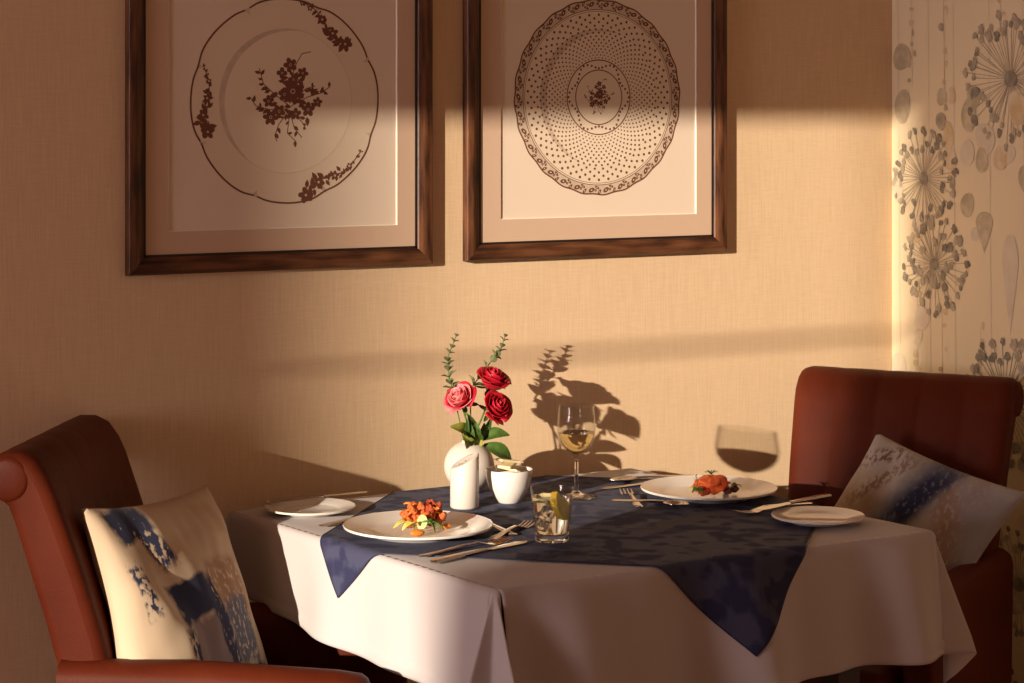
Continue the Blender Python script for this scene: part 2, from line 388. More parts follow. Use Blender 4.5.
for (s, z, rs, rz, m) in [(.034, 1.586, .028, .031, 'olive'), (.036, 1.478, .026, .037, 'olive'), (.165, 1.498, .016, .020, 'olive'), (.195, 1.500, .014, .018, 'ochre'),
                          (.162, 1.446, .016, .020, 'umbel_mid'), (.250, 1.46, .024, .036, 'olive'), (.265, 1.50, .02, .022, 'olive'), (.30, 1.41, .03, .033, 'pale_wash'),
                          (.245, 1.38, .024, .026, 'pale_wash'), (.29, 1.365, .020, .026, 'olive'), (.345, 1.37, .022, .024, 'ochre'), (.395, 1.475, .026, .036, 'ochre'),
                          (.185, 1.415, .018, .03, 'ochre'), (.19, 1.365, .022, .024, 'ochre'), (.245, 1.27, .022, .025, 'olive'), (.27, 1.21, .014, .016, 'pale_wash'),
                          (.02, 1.30, .018, .034, 'pale_wash'), (.085, 1.21, .020, .030, 'ochre'), (.10, 1.02, .022, .028, 'pale_wash'), (.09, .98, .012, .018, 'ochre'),
                          (.025, .91, .024, .03, 'pale_wash'), (.37, 1.38, .02, .02, 'pale_wash'), (.42, 1.33, .02, .03, 'olive')]:
    wp_oval(s, z, rs, rz, m)
drop(.297, 1.235, .026, .042, 'olive'); drop(.375, 1.16, .024, .10, 'pale_wash'); drop(.43, 1.14, .012, .08, 'olive')
string(.065, 1.72, 1.52, 'olive'); string(.17, 1.72, 1.47, 'umbel_mid', .010, .045); string(.345, 1.72, 1.62, 'ochre')
string(.085, 1.10, .88, 'ochre', .009, .02); string(.165, 1.04, .78, 'olive', .008, .04); string(.285, 1.02, .90, 'ochre')
for s in (.02, .12, .20, .31, .41):
    wp_line((s, 1.72), (s + .012, .6), .0008, .0012, 'pale_wash', 0)
for (s, z, r) in [(.40, .50, .12), (.17, .62, .11), (.30, .25, .12), (.08, .30, .10), (.62, 1.25, .13), (.56, .95, .11), (.78, 1.55, .14), (.70, .70, .12),
                  (.14, 1.95, .12), (.42, 2.05, .14), (.75, 2.1, .13), (1.0, 1.2, .13), (1.05, 1.75, .12), (.95, .8, .12)]:
    umbel(s, z, r, 44, 'umbel_mid', 'umbel_dark', .011)
for i in range(50):
    s = rng.uniform(.5, 1.3); z = rng.uniform(.3, 2.5)
    wp_oval(s, z, rng.uniform(.012, .028), rng.uniform(.016, .036), rng.choice(['olive', 'ochre', 'pale_wash', 'olive']))
for i in range(26):
    wp_oval(rng.uniform(.22, .5), rng.uniform(.3, .78), rng.uniform(.008, .02), rng.uniform(.01, .024), rng.choice(['olive', 'ochre', 'umbel_mid']))
struct(wp.build('wall_side', smooth=False))

# ------------------------------------------------------------------ framed prints
def sprig_art(p, cx, cz, size, seed, lean=0, flowers=5, spread=1.0, layer=4):
    """sepia bouquet as printed shapes on the paper: curved stems, leaves, blossoms"""
    rg = random.Random(seed)
    def P(x, z): return (cx + x * cos(lean) - z * sin(lean), cz + x * sin(lean) + z * cos(lean))
    def poly(pts, lay): p([P(*q) for q in pts], 'ink', lay)
    def ell(x, z, a, b_, rot, lay):
        poly([(x + a * cos(t) * cos(rot) - b_ * sin(t) * sin(rot), z + a * cos(t) * sin(rot) + b_ * sin(t) * cos(rot)) for t in [2 * pi * i / 12 for i in range(12)]], lay)
    def leaf(x, z, L, rot, lay):
        poly([(x + cos(rot) * L * u - sin(rot) * L * .28 * v, z + sin(rot) * L * u + cos(rot) * L * .28 * v) for u, v in [(0, 0), (.3, .9), (.6, .8), (1, 0), (.6, -.8), (.3, -.9)]], lay)
    return P, poly, ell, leaf, rg

def make_bouquet(p, cx, cz, S, seed):
    P, poly, ell, leaf, rg = sprig_art(p, cx, cz, S, seed)
    def blossom(x, z, r, n=5):
        a0 = rg.random() * 6
        for i in range(n):
            a = a0 + 2 * pi * i / n
            ell(x + r * .56 * cos(a), z + r * .56 * sin(a), r * .44, r * .30 * 5 / n + r * .04, a, 5 + i % 2)
        ell(x, z, r * .26, r * .26, 0, 7)
        p([P(x + r * .20 * cos(t), z + r * .20 * sin(t)) for t in [2 * pi * i / 9 for i in range(9)]], 'pl_shade', 8)
        ell(x, z, r * .13, r * .13, 0, 9)
    def spray(pts, leaves):
        for (a, b_) in zip(pts, pts[1:]):
            L = sqrt((b_[0] - a[0]) ** 2 + (b_[1] - a[1]) ** 2); nx, nz_ = -(b_[1] - a[1]) / L * S * .010, (b_[0] - a[0]) / L * S * .010
            poly([(a[0] * S + nx, a[1] * S + nz_), (b_[0] * S + nx, b_[1] * S + nz_), (b_[0] * S - nx, b_[1] * S - nz_), (a[0] * S - nx, a[1] * S - nz_)], 4)
        for i in range(leaves):
            k = rg.randrange(len(pts) - 1); t = rg.random(); a, b_ = pts[k], pts[k + 1]
            x, z = (a[0] + (b_[0] - a[0]) * t) * S, (a[1] + (b_[1] - a[1]) * t) * S
            leaf(x, z, S * rg.uniform(.10, .17), atan2(b_[1] - a[1], b_[0] - a[0]) + rg.choice((-1, 1)) * rg.uniform(.5, 1.1), 5)
    spray([(0, -.1), (.05, .4), (.15, .7), (.30, .95), (.52, 1.0)], 6)
    spray([(0, -.2), (-.35, .05), (-.62, .28), (-.72, .62)], 8)
    spray([(0, -.3), (-.5, -.28), (-.8, -.2), (-.95, .0)], 8)
    spray([(.05, -.2), (.45, .0), (.75, .08), (.98, .22)], 8)
    spray([(.05, -.1), (.4, .18), (.62, .24)], 5)
    spray([(0, -.3), (-.25, -.6), (-.35, -.85), (-.30, -.98)], 3)
    spray([(0, -.3), (.12, -.7), (.3, -.9)], 4); spray([(0, -.3), (.3, -.55), (.4, -.72)], 4); spray([(0, -.4), (-.05, -.8), (.15, -.98)], 3)
    blossom(.08 * S, .12 * S, .30 * S, 7); blossom(-.12 * S, .05 * S, .16 * S); blossom(.02 * S, .70 * S, .17 * S); blossom(.32 * S, .52 * S, .14 * S)
    blossom(-.45 * S, -.45 * S, .19 * S, 6); blossom(-.25 * S, -.32 * S, .16 * S); blossom(.45 * S, -.28 * S, .17 * S); blossom(.15 * S, -.38 * S, .14 * S)
    blossom(-.5 * S, -.1 * S, .14 * S); blossom(.68 * S, -.12 * S, .12 * S); blossom(.1 * S, .38 * S, .13 * S); blossom(-.18 * S, .52 * S, .13 * S, 4)
    for i in range(26): leaf(rg.uniform(-.55, .55) * S, rg.uniform(-.5, .45) * S, S * rg.uniform(.15, .24), rg.uniform(0, 6.3), 5)

def make_garland(p, cx, cz, S, lean, seed):
    P, poly, ell, leaf, rg = sprig_art(p, cx, cz, S, seed, lean)
    n = 12; prev = None
    for i in range(n + 1):
        t = i / n; x = (t - .5) * 2 * S; z = .10 * S * sin(t * 7)
        if prev:
            poly([(prev[0], prev[1] + S * .014), (x, z + S * .014), (x, z - S * .014), (prev[0], prev[1] - S * .014)], 4)
        prev = (x, z)
        g = 1.25 - t
        for q in range(3):
            leaf(x + rg.uniform(-.05, .05) * S, z + rg.uniform(-.10, .10) * S * g, S * rg.uniform(.15, .26) * (g + .1), rg.uniform(0, 6.3), 5)
        if i % 3 == 0 and t < .8:
            fx_, fz_ = x, z + rg.uniform(-.06, .06) * S
            for k in range(5):
                a = 2 * pi * k / 5 + i; ell(fx_ + S * .10 * g * cos(a), fz_ + S * .10 * g * sin(a), S * .085 * g, S * .06 * g, a, 6)
            p([P(fx_ + S * .035 * cos(t_), fz_ + S * .035 * sin(t_)) for t_ in [2 * pi * q / 8 for q in range(8)]], 'pl_shade', 7)

def framed(a0, a1, z0, label, art):
    z1 = z0 + .63; n_ = WALL_N; t = thing('framed_print', label, 'picture', ((a0 + a1) / 2, n_ - .001, z0), 0)
    W2 = (a1 - a0) / 2; H = z1 - z0; FW = .032
    # frame bars with a stepped moulding, mitred; local x along wall, y towards the room is negative
    prof = [(0, 0), (0, -.013), (.003, -.017), (.012, -.019), (.020, -.016), (.026, -.012), (.029, -.012), (FW, -.009), (FW, 0)]
    bars = [((-W2, 0), (W2, 0), (0, 1)), ((W2, 0), (W2, H), (-1, 0)), ((W2, H), (-W2, H), (0, -1)), ((-W2, H), (-W2, 0), (1, 0))]
    for i, (p, q, inn) in enumerate(bars):
        b = MB(); dx, dz = q[0] - p[0], q[1] - p[1]; L = abs(dx) + abs(dz); ux, uz = dx / L, dz / L
        vs = []
        for (w_, d) in prof:
            vs.append((p[0] + inn[0] * w_ + ux * w_, d, p[1] + inn[1] * w_ + uz * w_))
            vs.append((q[0] + inn[0] * w_ - ux * w_, d, q[1] + inn[1] * w_ - uz * w_))
        np_ = len(prof); fs = [(2 * k, 2 * k + 1, 2 * k + 3, 2 * k + 2) for k in range(np_ - 1)]
        fs += [(2 * np_ - 2, 2 * np_ - 1, 1, 0), tuple(2 * k for k in range(np_))[::-1], tuple(2 * k + 1 for k in range(np_))]
        b.add(vs, fs, 'wood_h' if dx else 'wood')
        o = b.build('frame_rail' if dx else 'frame_stile', t, angle=R(40))
        o.location = (0, 0, 0)
    b = MB(); e = FW
    for (x0, x1, y0, y1) in ((-W2 + e - .001, -W2 + e + .004, e, H - e), (W2 - e - .004, W2 - e + .001, e, H - e), (-W2 + e, W2 - e, e - .001, e + .004), (-W2 + e, W2 - e, H - e - .004, H - e + .001)):
        b.box((x0, -.0095, y0), (x1, -.002, y1), 'slip')
    b.build('inner_slip', t, smooth=False)
    # mat board with a bevelled window
    mx0, mx1, mz0, mz1 = art['win']; b = MB()
    O = [(-W2 + .01, .01), (W2 - .01, .01), (W2 - .01, H - .01), (-W2 + .01, H - .01)]; I = [(mx0, mz0), (mx1, mz0), (mx1, mz1), (mx0, mz1)]
    J = [(mx0 + .0022, mz0 + .0022), (mx1 - .0022, mz0 + .0022), (mx1 - .0022, mz1 - .0022), (mx0 + .0022, mz1 - .0022)]
    vs = [(x, -.0070, z) for x, z in O] + [(x, -.0070, z) for x, z in I] + [(x, -.0045, z) for x, z in J]
    b.add(vs, [(i, (i + 1) % 4, 4 + (i + 1) % 4, 4 + i) for i in range(4)], 'mat_board')
    b.add(vs, [(4 + i, 4 + (i + 1) % 4, 8 + (i + 1) % 4, 8 + i) for i in range(4)], 'bevel')
    b.build('mat_board', t, smooth=False)
    pr = MB(); pr.add([(mx0, -.0042, mz0), (mx1, -.0042, mz0), (mx1, -.0042, mz1), (mx0, -.0042, mz1)], [(0, 1, 2, 3)], 'print')
    cnt = [0]
    def p(pts, m, lay):
        cnt[0] += 1; pr.add([(x, -.0042 - .00007 * lay - (cnt[0] % 15) * 4e-6, z) for x, z in pts], [tuple(range(len(pts)))], m)
    art['draw'](p)
    pr.build('print', t, smooth=False)
    return t

def ring(p, cx, cz, r0, r1, m, lay, n=96, scal=None):
    for i in range(n):
        a, b_ = 2 * pi * i / n, 2 * pi * (i + 1) / n
        ka, kb = (scal(a), scal(b_)) if scal else (1, 1)
        p([(cx + r0 * ka * cos(a), cz + r0 * ka * sin(a)), (cx + r1 * ka * cos(a), cz + r1 * ka * sin(a)), (cx + r1 * kb * cos(b_), cz + r1 * kb * sin(b_)), (cx + r0 * kb * cos(b_), cz + r0 * kb * sin(b_))], m, lay)
def disc(p, cx, cz, r, m, lay, n=96, scal=None):
    p([(cx + r * (scal(a) if scal else 1) * cos(a), cz + r * (scal(a) if scal else 1) * sin(a)) for a in [2 * pi * i / n for i in range(n)]], m, lay)
def crescent(p, cx, cz, r, width, a0, a1, m, lay):
    n = 40; P = []; Q = []
    for i in range(n + 1):
        t = i / n; a = a0 + (a1 - a0) * t; P.append((cx + r * cos(a), cz + r * sin(a))); k = r - width * sin(pi * t) ** .8; Q.append((cx + k * cos(a), cz + k * sin(a)))
    for i in range(n): p([P[i], P[i + 1], Q[i + 1], Q[i]], m, lay)

def art_left(p):
    cx, cz = .005, .315; r = .1915
    sc_ = lambda a: 1 - .018 * abs(cos(4 * (a + .35))) ** 14 + .004 * sin(8 * a)
    disc(p, cx, cz, r, 'pl_rim', 1, 192, sc_); ring(p, cx, cz, r - .0024, r + .0010, 'ink', 3, 192, sc_)
    disc(p, cx, cz, .135, 'pl_well', 2)
    crescent(p, cx, cz, .1355, .012, 1.3, 4.2, 'pl_shade', 3); ring(p, cx, cz, .1345, .1353, 'pl_shade', 3)
    for k in range(8):
        a = -.35 + pi / 8 + k * pi / 4; a = k * pi / 4 - .35
        p([(cx + (r - .002) * cos(a - .03), cz + (r - .002) * sin(a - .03)), (cx + (r - .002) * cos(a + .03), cz + (r - .002) * sin(a + .03)), (cx + (r - .016) * cos(a), cz + (r - .016) * sin(a))], 'pl_shade', 3)
    make_bouquet(p, cx + .006, cz + .008, .085, 3)
    make_garland(p, cx - .160, cz + .005, .062, R(92), 5)
    make_garland(p, cx + .072, cz + .152, .066, R(140), 6)
    make_garland(p, cx + .098, cz - .138, .070, R(33), 7)

def art_right(p):
    cx, cz = .0, .322; r = .1985
    sc_ = lambda a: 1 + .006 * sin(24 * a)
    disc(p, cx, cz, r, 'pl_rim', 1, 192, sc_)
    ring(p, cx, cz, r - .0032, r, 'ink', 3, 192, sc_); ring(p, cx, cz, r - .0215, r - .003, 'pl_shade', 2); ring(p, cx, cz, r - .0215, r - .0200, 'ink', 3); ring(p, cx, cz, r - .0250, r - .0240, 'ink', 3)
    N = 34
    for i in range(N):                                         # lace border of scrolls
        a = 2 * pi * i / N
        for (da, rr, s0, s1, rt) in ((0, .0100, .0075, .0044, .5), (.07, .0155, .0060, .0026, -.5), (.10, .0065, .0062, .0028, 1.0), (.05, .0100, .0028, .0028, 0)):
            q = a + da; R0 = r - rr; x, z = cx + R0 * cos(q), cz + R0 * sin(q); ro = q + pi / 2 + rt
            P = [(x + s0 * cos(t) * cos(ro) - s1 * sin(t) * sin(ro), z + s0 * cos(t) * sin(ro) + s1 * sin(t) * cos(ro)) for t in [2 * pi * k / 12 for k in range(12)]]
            p(P, 'ink', 4)
            p([(x + (u - x) * .28, z + (v - z) * .28) for u, v in P], 'pl_rim', 5)
    disc(p, cx, cz, .138, 'pl_well', 2); crescent(p, cx, cz, .1385, .016, 1.2, 4.4, 'pl_shade', 3)
    for k in range(18):                                        # dots, growing outwards
        rr = .080 + .0058 * k * (1 + .012 * k)
        if rr > .170: break
        n = 60 if rr < .138 else 46
        ds = .0016 + .0014 * (rr - .08) / .09
        for i in range(n):
            a = 2 * pi * (i + .5 * (k % 2)) / n
            if rr > .138 and k % 2: pass
            p([(cx + rr * cos(a) + ds * cos(t), cz + rr * sin(a) + ds * sin(t)) for t in [2 * pi * j / 7 for j in range(7)]], 'ink', 4)
    ring(p, cx, cz, .0742, .0765, 'ink', 4); ring(p, cx, cz, .0540, .0562, 'ink', 4)
    for i in range(48):                                        # swags between the two rings
        a = 2 * pi * i / 48; R0 = .0655 + .0065 * cos(6 * a)
        p([(cx + R0 * cos(a) + .0026 * cos(t), cz + R0 * sin(a) + .0026 * sin(t)) for t in [2 * pi * j / 7 for j in range(7)]], 'ink', 5)
    make_bouquet(p, cx, cz + .002, .036, 9)

framed(1.386, 2.006, 1.172, 'dark wood framed print of a scalloped plate with a bouquet and floral rim sprays', {'win': (-.230, .236, .077, .553), 'draw': art_left})
framed(2.079, 2.703, 1.174, 'dark wood framed print of a dotted plate with a lace border and central medallion', {'win': (-.230, .238, .080, .556), 'draw': art_right})

# ------------------------------------------------------------------ table with its cloths
TC, TROT, HX, HY, ZT = (2.046, 3.328), R(2.2), .438, .404, .7460
tbl = thing('dining_table', 'square dining table with dark wooden legs hidden under the white cloth', 'table', (TC[0], TC[1], 0), TROT)
b = MB(); b.box((-HX + .032, -HY, ZT - .034), (HX - .032, HY, ZT - .003), 'darkwood', .004); b.build('tabletop', tbl)
b = MB(); b.box((-HX + .08, -HY + .05, ZT - .11), (HX - .08, HY - .05, ZT - .0345), 'darkwood', .003); b.build('apron', tbl)
for sx in (-1, 1):
    for sy in (-1, 1):
        b = MB(); x, y = sx * (HX - .105), sy * (HY - .075)
        vs = [(x + a * s_, y + c * s_, z) for z, s_ in ((ZT - .036, .026), (0, .018)) for a, c in ((-1, -1), (1, -1), (1, 1), (-1, 1))]
        b.add(vs, [(0, 1, 5, 4), (1, 2, 6, 5), (2, 3, 7, 6), (3, 0, 4, 7), (3, 2, 1, 0), (4, 5, 6, 7)], 'darkwood'); b.build('leg', tbl, smooth=False)

RB = .012                                   # rounding of the cloth over the table edge
def hang(s, off=0):
    """distance past the edge -> (outwards, down)"""
    r = RB + off; q = s
    if q < r * pi / 2: return r * sin(q / r) - 0, r * (1 - cos(q / r))
    return r, r + q - r * pi / 2
def fold(side, t, down):
    """outward swing of the hanging sides; t along the side in metres from its middle"""
    k = max(0, min(1, down / .19)) ** (.5 if side == 'F' else 1.0 if side == 'L' else 1.3); L = HX if side in 'FB' else HY
    e = max(0, 1 - (abs(t) / L) ** 6)
    if side == 'F': f = .026 * sin(t * 19 + .6) + .013 * sin(t * 34 + 1 + 2 * t) + .006 * math.exp(-((t + .02) / .07) ** 2) + .020
    elif side == 'L': f = .010 * sin(t * 14 + 1) + .006 * sin(t * 33)
    else: f = .004 * sin(t * 15)
    return k * (e * f + .012)
SKEW = .07                                  # the cloths lie a little out of square
def cloth_pt(x, y, off=0):
    p = drape(x, y, off); p.x -= SKEW * y; return p
def drape(x, y, off=0):
    """table-local flat position -> draped position (one overhanging side at most)"""
    if abs(x) <= HX and abs(y) <= HY: return Vector((x, y, ZT + off))
    if x < -HX: o, d = hang(-HX - x, off); return Vector((-HX - o - fold('L', y, d), y, ZT + off - d))
    if x > HX: o, d = hang(x - HX, off); return Vector((HX + o + fold('R', y, d), y, ZT + off - d))
    if y < -HY: o, d = hang(-HY - y, off); return Vector((x, -HY - o - fold('F', x, d), ZT + off - d))
    o, d = hang(y - HY, off); return Vector((x, HY + o + fold('B', x, d) * .3, ZT + off - d))

def hem_len(side, t):
    """length of cloth over the edge along each side; shorter where it rests on the chair arms"""
    if side == 'F': return .212 + .012 * t
    if side == 'L': u = (t + HY) / (2 * HY); return .200 - .055 * u
    if side == 'R': u = (t + HY) / (2 * HY); return .215 - .07 * u
    return .15

cl = MB()
for (side) in 'FLRB':
    L = HX if side in 'FB' else HY
    def fn(u, v, side=side, L=L):
        t = (u * 2 - 1) * L; s = hem_len(side, t) * v
        if v > .93: s += 0
        p = cloth_pt(*{'F': (t, -HY - s), 'B': (t, HY + s), 'L': (-HX - s, t), 'R': (HX + s, t)}[side])
        if .905 < v: # stitched hem is a doubled layer
            k = .0022 + (.0014 * sin(t * 420) if v < .96 else 0)
            ax = {'F': (0, -k), 'B': (0, k), 'L': (-k, 0), 'R': (k, 0)}[side]; p += Vector((ax[0], ax[1], 0))
        return p
    cl.grid(fn, 120 if side in 'FL' else 60, 34, 'linen')
cl.grid(lambda u, v: cloth_pt((u * 2 - 1) * HX, (v * 2 - 1) * HY), 40, 40, 'linen')
def sphere_path(pts, n):
    """horizontal ray offsets along a closed loop, scaled so the loop is a quarter circle long on the unit sphere"""
    def ray(p, k):
        x, y = p[0] * k, p[1] * k; h = sqrt(x * x + y * y)
        if h > .95: x, y = x * .95 / h, y * .95 / h
        return Vector((x, y, -sqrt(max(0, 1 - x * x - y * y))))
    def cat(t):
        m = len(pts) - 1; s = t * m; i = min(int(s), m - 1); f = s - i
        g = lambda j: pts[max(0, min(m, j))]
        p0, p1, p2, p3 = g(i - 1), g(i), g(i + 1), g(i + 2)
        return tuple(.5 * (2 * b_ + (c - a) * f + (2 * a - 5 * b_ + 4 * c - d) * f * f + (3 * b_ - a - 3 * c + d) * f ** 3) for a, b_, c, d in zip(p0, p1, p2, p3))
    fine = [cat(i / 200) for i in range(201)]
    def length(k):
        q = [ray(p, k) for p in fine]; return sum((a - b_).length for a, b_ in zip(q, q[1:]))
    lo, hi = .2, 3
    for _ in range(30):
        md = (lo + hi) / 2
        if length(md) < pi / 2: lo = md
        else: hi = md
    q = [ray(p, lo) for p in fine]; acc = [0]
    for a, b_ in zip(q, q[1:]): acc.append(acc[-1] + (a - b_).length)
    out = []
    for i in range(n + 1):
        tgt = acc[-1] * i / n; j = 0
        while j < 199 and acc[j + 1] < tgt: j += 1
        f = (tgt - acc[j]) / max(1e-9, acc[j + 1] - acc[j]); out.append(q[j].lerp(q[j + 1], min(1, f)))
    return out
def corner(cx, cy, A, B, dA, dB, loop, n=44, mv=30):
    """A,B outward axes of the two sides; dA,dB hem lengths there"""
    rays = sphere_path(loop, n); A = Vector((*A, 0)); B = Vector((*B, 0))
    def fn(u, v):
        i = round(u * n); ph = u * pi / 2; D = rays[i]
        d = dA + (dB - dA) * u
        smax = d / max(cos(ph), sin(ph)); s = smax * v
        h = A * cos(ph) + B * sin(ph)
        if s < RB * pi / 2: o, dn = RB * sin(s / RB), RB * (1 - cos(s / RB)); ex = 0
        else: o, dn = RB, RB; ex = s - RB * pi / 2
        fl = (.012) * (max(0, min(1, (dn + ex) / .19)) ** 1.3)
        return Vector((cx - SKEW * cy, cy, ZT)) + h * (o + fl) + Vector((0, 0, -dn)) + (A * D.x + B * D.y + Vector((0, 0, D.z))) * ex
    cl.grid(fn, n, mv, 'linen')
corner(-HX, -HY, (-1, 0), (0, -1), hem_len('L', -HY), hem_len('F', -HX), [(0, 0), (.25, .06), (.42, .14), (.12, .10), (.06, .16), (.06, .55), (0, .3), (0, 0)])
corner(HX, -HY, (0, -1), (1, 0), hem_len('F', HX), hem_len('R', -HY), [(0, 0), (.10, .30), (-.02, .06), (-.30, .32), (-.1, .2), (0, 0)])
corner(-HX, HY, (0, 1), (-1, 0), hem_len('B', -HX), hem_len('L', HY), [(0, 0), (.02, .2), (.05, .4), (.0, .3), (0, 0)])
corner(HX, HY, (1, 0), (0, 1), hem_len('R', HY), hem_len('B', HX), [(0, 0), (.2, .02), (.4, .05), (.3, .0), (0, 0)])
o = cl.build('tablecloth', None, merge=True, mods=[('SOLIDIFY', dict(thickness=.0009, offset=0))])
o.location = (TC[0], TC[1], 0); o.rotation_euler = (0, 0, TROT)
tag(o, 'white linen tablecloth hanging over the sides of the square table', 'tablecloth')

OC, OH, OFF = (.036, .008), .570, .0026
ov = MB()
def ovp(u, v):
    p_, q_ = (u * 2 - 1) * OH, (v * 2 - 1) * OH           # diagonal axes
    x, y = OC[0] + (p_ - q_) / 2, OC[1] + (p_ + q_) / 2
    return cloth_pt(x + SKEW * y, y, OFF)
ov.grid(ovp, 150, 150, 'navy')
o = ov.build('table_overlay', None, mods=[('SOLIDIFY', dict(thickness=.0008, offset=0))])
o.location = (TC[0], TC[1], 0); o.rotation_euler = (0, 0, TROT)
tag(o, 'navy blue damask overlay laid cornerwise across the white tablecloth', 'tablecloth')
e_ = MB()
def edge_pts(k, n=90):
    A = [(0, 0), (1, 0), (1, 1), (0, 1), (0, 0)]; a, c = A[k], A[k + 1]
    return [ovp(a[0] + (c[0] - a[0]) * i / n, a[1] + (c[1] - a[1]) * i / n) + Vector((0, 0, .0002)) for i in range(n + 1)]
for k in range(4): e_.tube(edge_pts(k), .0012, 'navy_edge', 6)
e_.build('stitched_edge', o)
ZTOP = ZT + OFF + .0005

# ------------------------------------------------------------------ armchairs
def chair_back(t):
    prof = [(-.130, .36), (-.134, .44), (-.150, .54), (-.172, .64), (-.202, .74), (-.230, .82), (-.248, .87), (-.261, .897), (-.280, .921), (-.303, .932), (-.330, .932),
            (-.354, .921), (-.368, .901), (-.369, .884), (-.357, .864), (-.338, .855), (-.325, .845), (-.316, .82), (-.298, .76), (-.268, .66), (-.242, .56), (-.226, .46), (-.218, .36)]
    HWB = .230; ny = 72; n = len(prof)
    def sec(y):
        e = max(0, (abs(y) - (HWB - .022)) / .022); ins = .022 * (1 - sqrt(max(0, 1 - e * e)))
        out = []
        for i, (x, z) in enumerate(prof):
            a, c = prof[max(0, i - 1)], prof[min(n - 1, i + 1)]
            tx, tz = c[0] - a[0], c[1] - a[1]; L = sqrt(tx * tx + tz * tz); nx, nz = tz / L, -tx / L     # outward normal
            g = 0
            if i <= 11:
                ph = (y / HWB * 2.5) % 1.0; g = .0045 * (1 - abs(sin(pi * (y / HWB * 2.5 + .5))) ** .45) * (1 if i < 8 else .3)
                if abs(y) > HWB * .95: g = 0
            out.append((x - nx * (ins + g), y * (1 - .11 * max(0, min(1, (.90 - z) / .45))), z - nz * (ins + g)))
        return out
    b = MB(); ys = [-HWB + 2 * HWB * i / ny for i in range(ny + 1)]
    ys = [-HWB] + [-HWB + .022 * (1 - cos(pi / 2 * k / 5)) for k in range(1, 6)] + [y for y in ys if abs(y) < HWB - .0221] + [HWB - .022 * (1 - cos(pi / 2 * k / 5)) for k in range(5, 0, -1)] + [HWB]
    vs = []; fs = []
    for y in ys: vs += sec(y)
    for j in range(len(ys) - 1):
        for i in range(n):
            k = (i + 1) % n; fs.append((j * n + i, j * n + k, (j + 1) * n + k, (j + 1) * n + i))
    fs += [tuple(range(n)), tuple(range((len(ys) - 1) * n, len(ys) * n))[::-1]]
    b.add(vs, [f[::-1] for f in fs], 'leather'); o = b.build('backrest', t, angle=R(50))
    for sy in (-1, 1):                                     # upholstered scroll end
        c = MB(); Y = sy * (HWB - .003)
        c.T = Matrix.Translation((-.322, Y, .890)) @ Matrix.Rotation(-sy * pi / 2, 4, 'X')
        c.lathe([(.036, -.003), (.034, .002), (.028, .0045), (.015, .006), (0, .0065)], 'leather', 28)
        c.T = Matrix()
        c.build('scroll_end', o)
    return o
def chair_arm(t, sy):
    pr = []                                                # section across the arm (y, z)
    W_ = .035
    for i in range(17):
        a = pi * i / 16; pr.append((W_ * cos(a) , .570 + .036 * sin(a) ** .8))
    pr = [(W_ - .004, .30)] + pr + [(-W_ + .004, .30)]
    xs = [-.24, -.235, -.15, 0, .10, .20, .235, .245, .250]; ins = [0, 0, 0, 0, 0, 0, .003, .009, .018]
    vs = []; n = len(pr)
    for x, i_ in zip(xs, ins):
        for (y, z) in pr:
            k = (W_ - i_) / W_; vs.append((x, sy * .206 + y * k, .45 + (z - .45) * (1 - i_ / .16) - .012 * max(0, x / .25)))
    fs = [(j * n + i, j * n + (i + 1) % n, (j + 1) * n + (i + 1) % n, (j + 1) * n + i) for j in range(len(xs) - 1) for i in range(n)]
    fs += [tuple(range(n))[::-1], tuple(range((len(xs) - 1) * n, len(xs) * n))]
    b = MB(); b.add(vs, fs, 'leather'); o = b.build('arm', t, angle=R(50))
    return o
def make_chair(label):
    t = thing('armchair', label, 'chair')
    chair_back(t)
    for s in (-1, 1): chair_arm(t, s)
    b = MB(); b.box((-.20, -.158, .34), (.27, .158, .462), 'leather', .030, 5); o = b.build('seat', t)
    b = MB(); b.box((-.255, -.232, .20), (.245, .232, .345), 'leather', .012, 3); b.build('seat_frame', t)
    for x, y in ((-.22, -.2), (-.22, .2), (.21, -.2), (.21, .2)):
        b = MB(); k = .02 if x > 0 else .05
        vs = [(x + a * s_ - (0 if x > 0 else (.2 - z) * .25), y + c * s_, z) for z, s_ in ((.215, .024), (0, .016)) for a, c in ((-1, -1), (1, -1), (1, 1), (-1, 1))]
        b.add(vs, [(0, 1, 5, 4), (1, 2, 6, 5), (2, 3, 7, 6), (3, 0, 4, 7), (3, 2, 1, 0), (4, 5, 6, 7)], 'darkwood'); b.build('leg', t, smooth=False)
    return t
ch = make_chair('brown leather armchair with rolled back, standing before the woven beige wall')
ch['group'] = 'leather armchairs at the table'
ch.location = (1.443, 3.403, 0); ch.rotation_euler = (0, 0, R(-35))
ch2 = copy_tree(ch); ch2['label'] = 'brown leather armchair standing in the corner against the flowered wallpaper'
ch2.location = (2.704, 3.36, 0); ch2.rotation_euler = (0, 0, R(211.4))

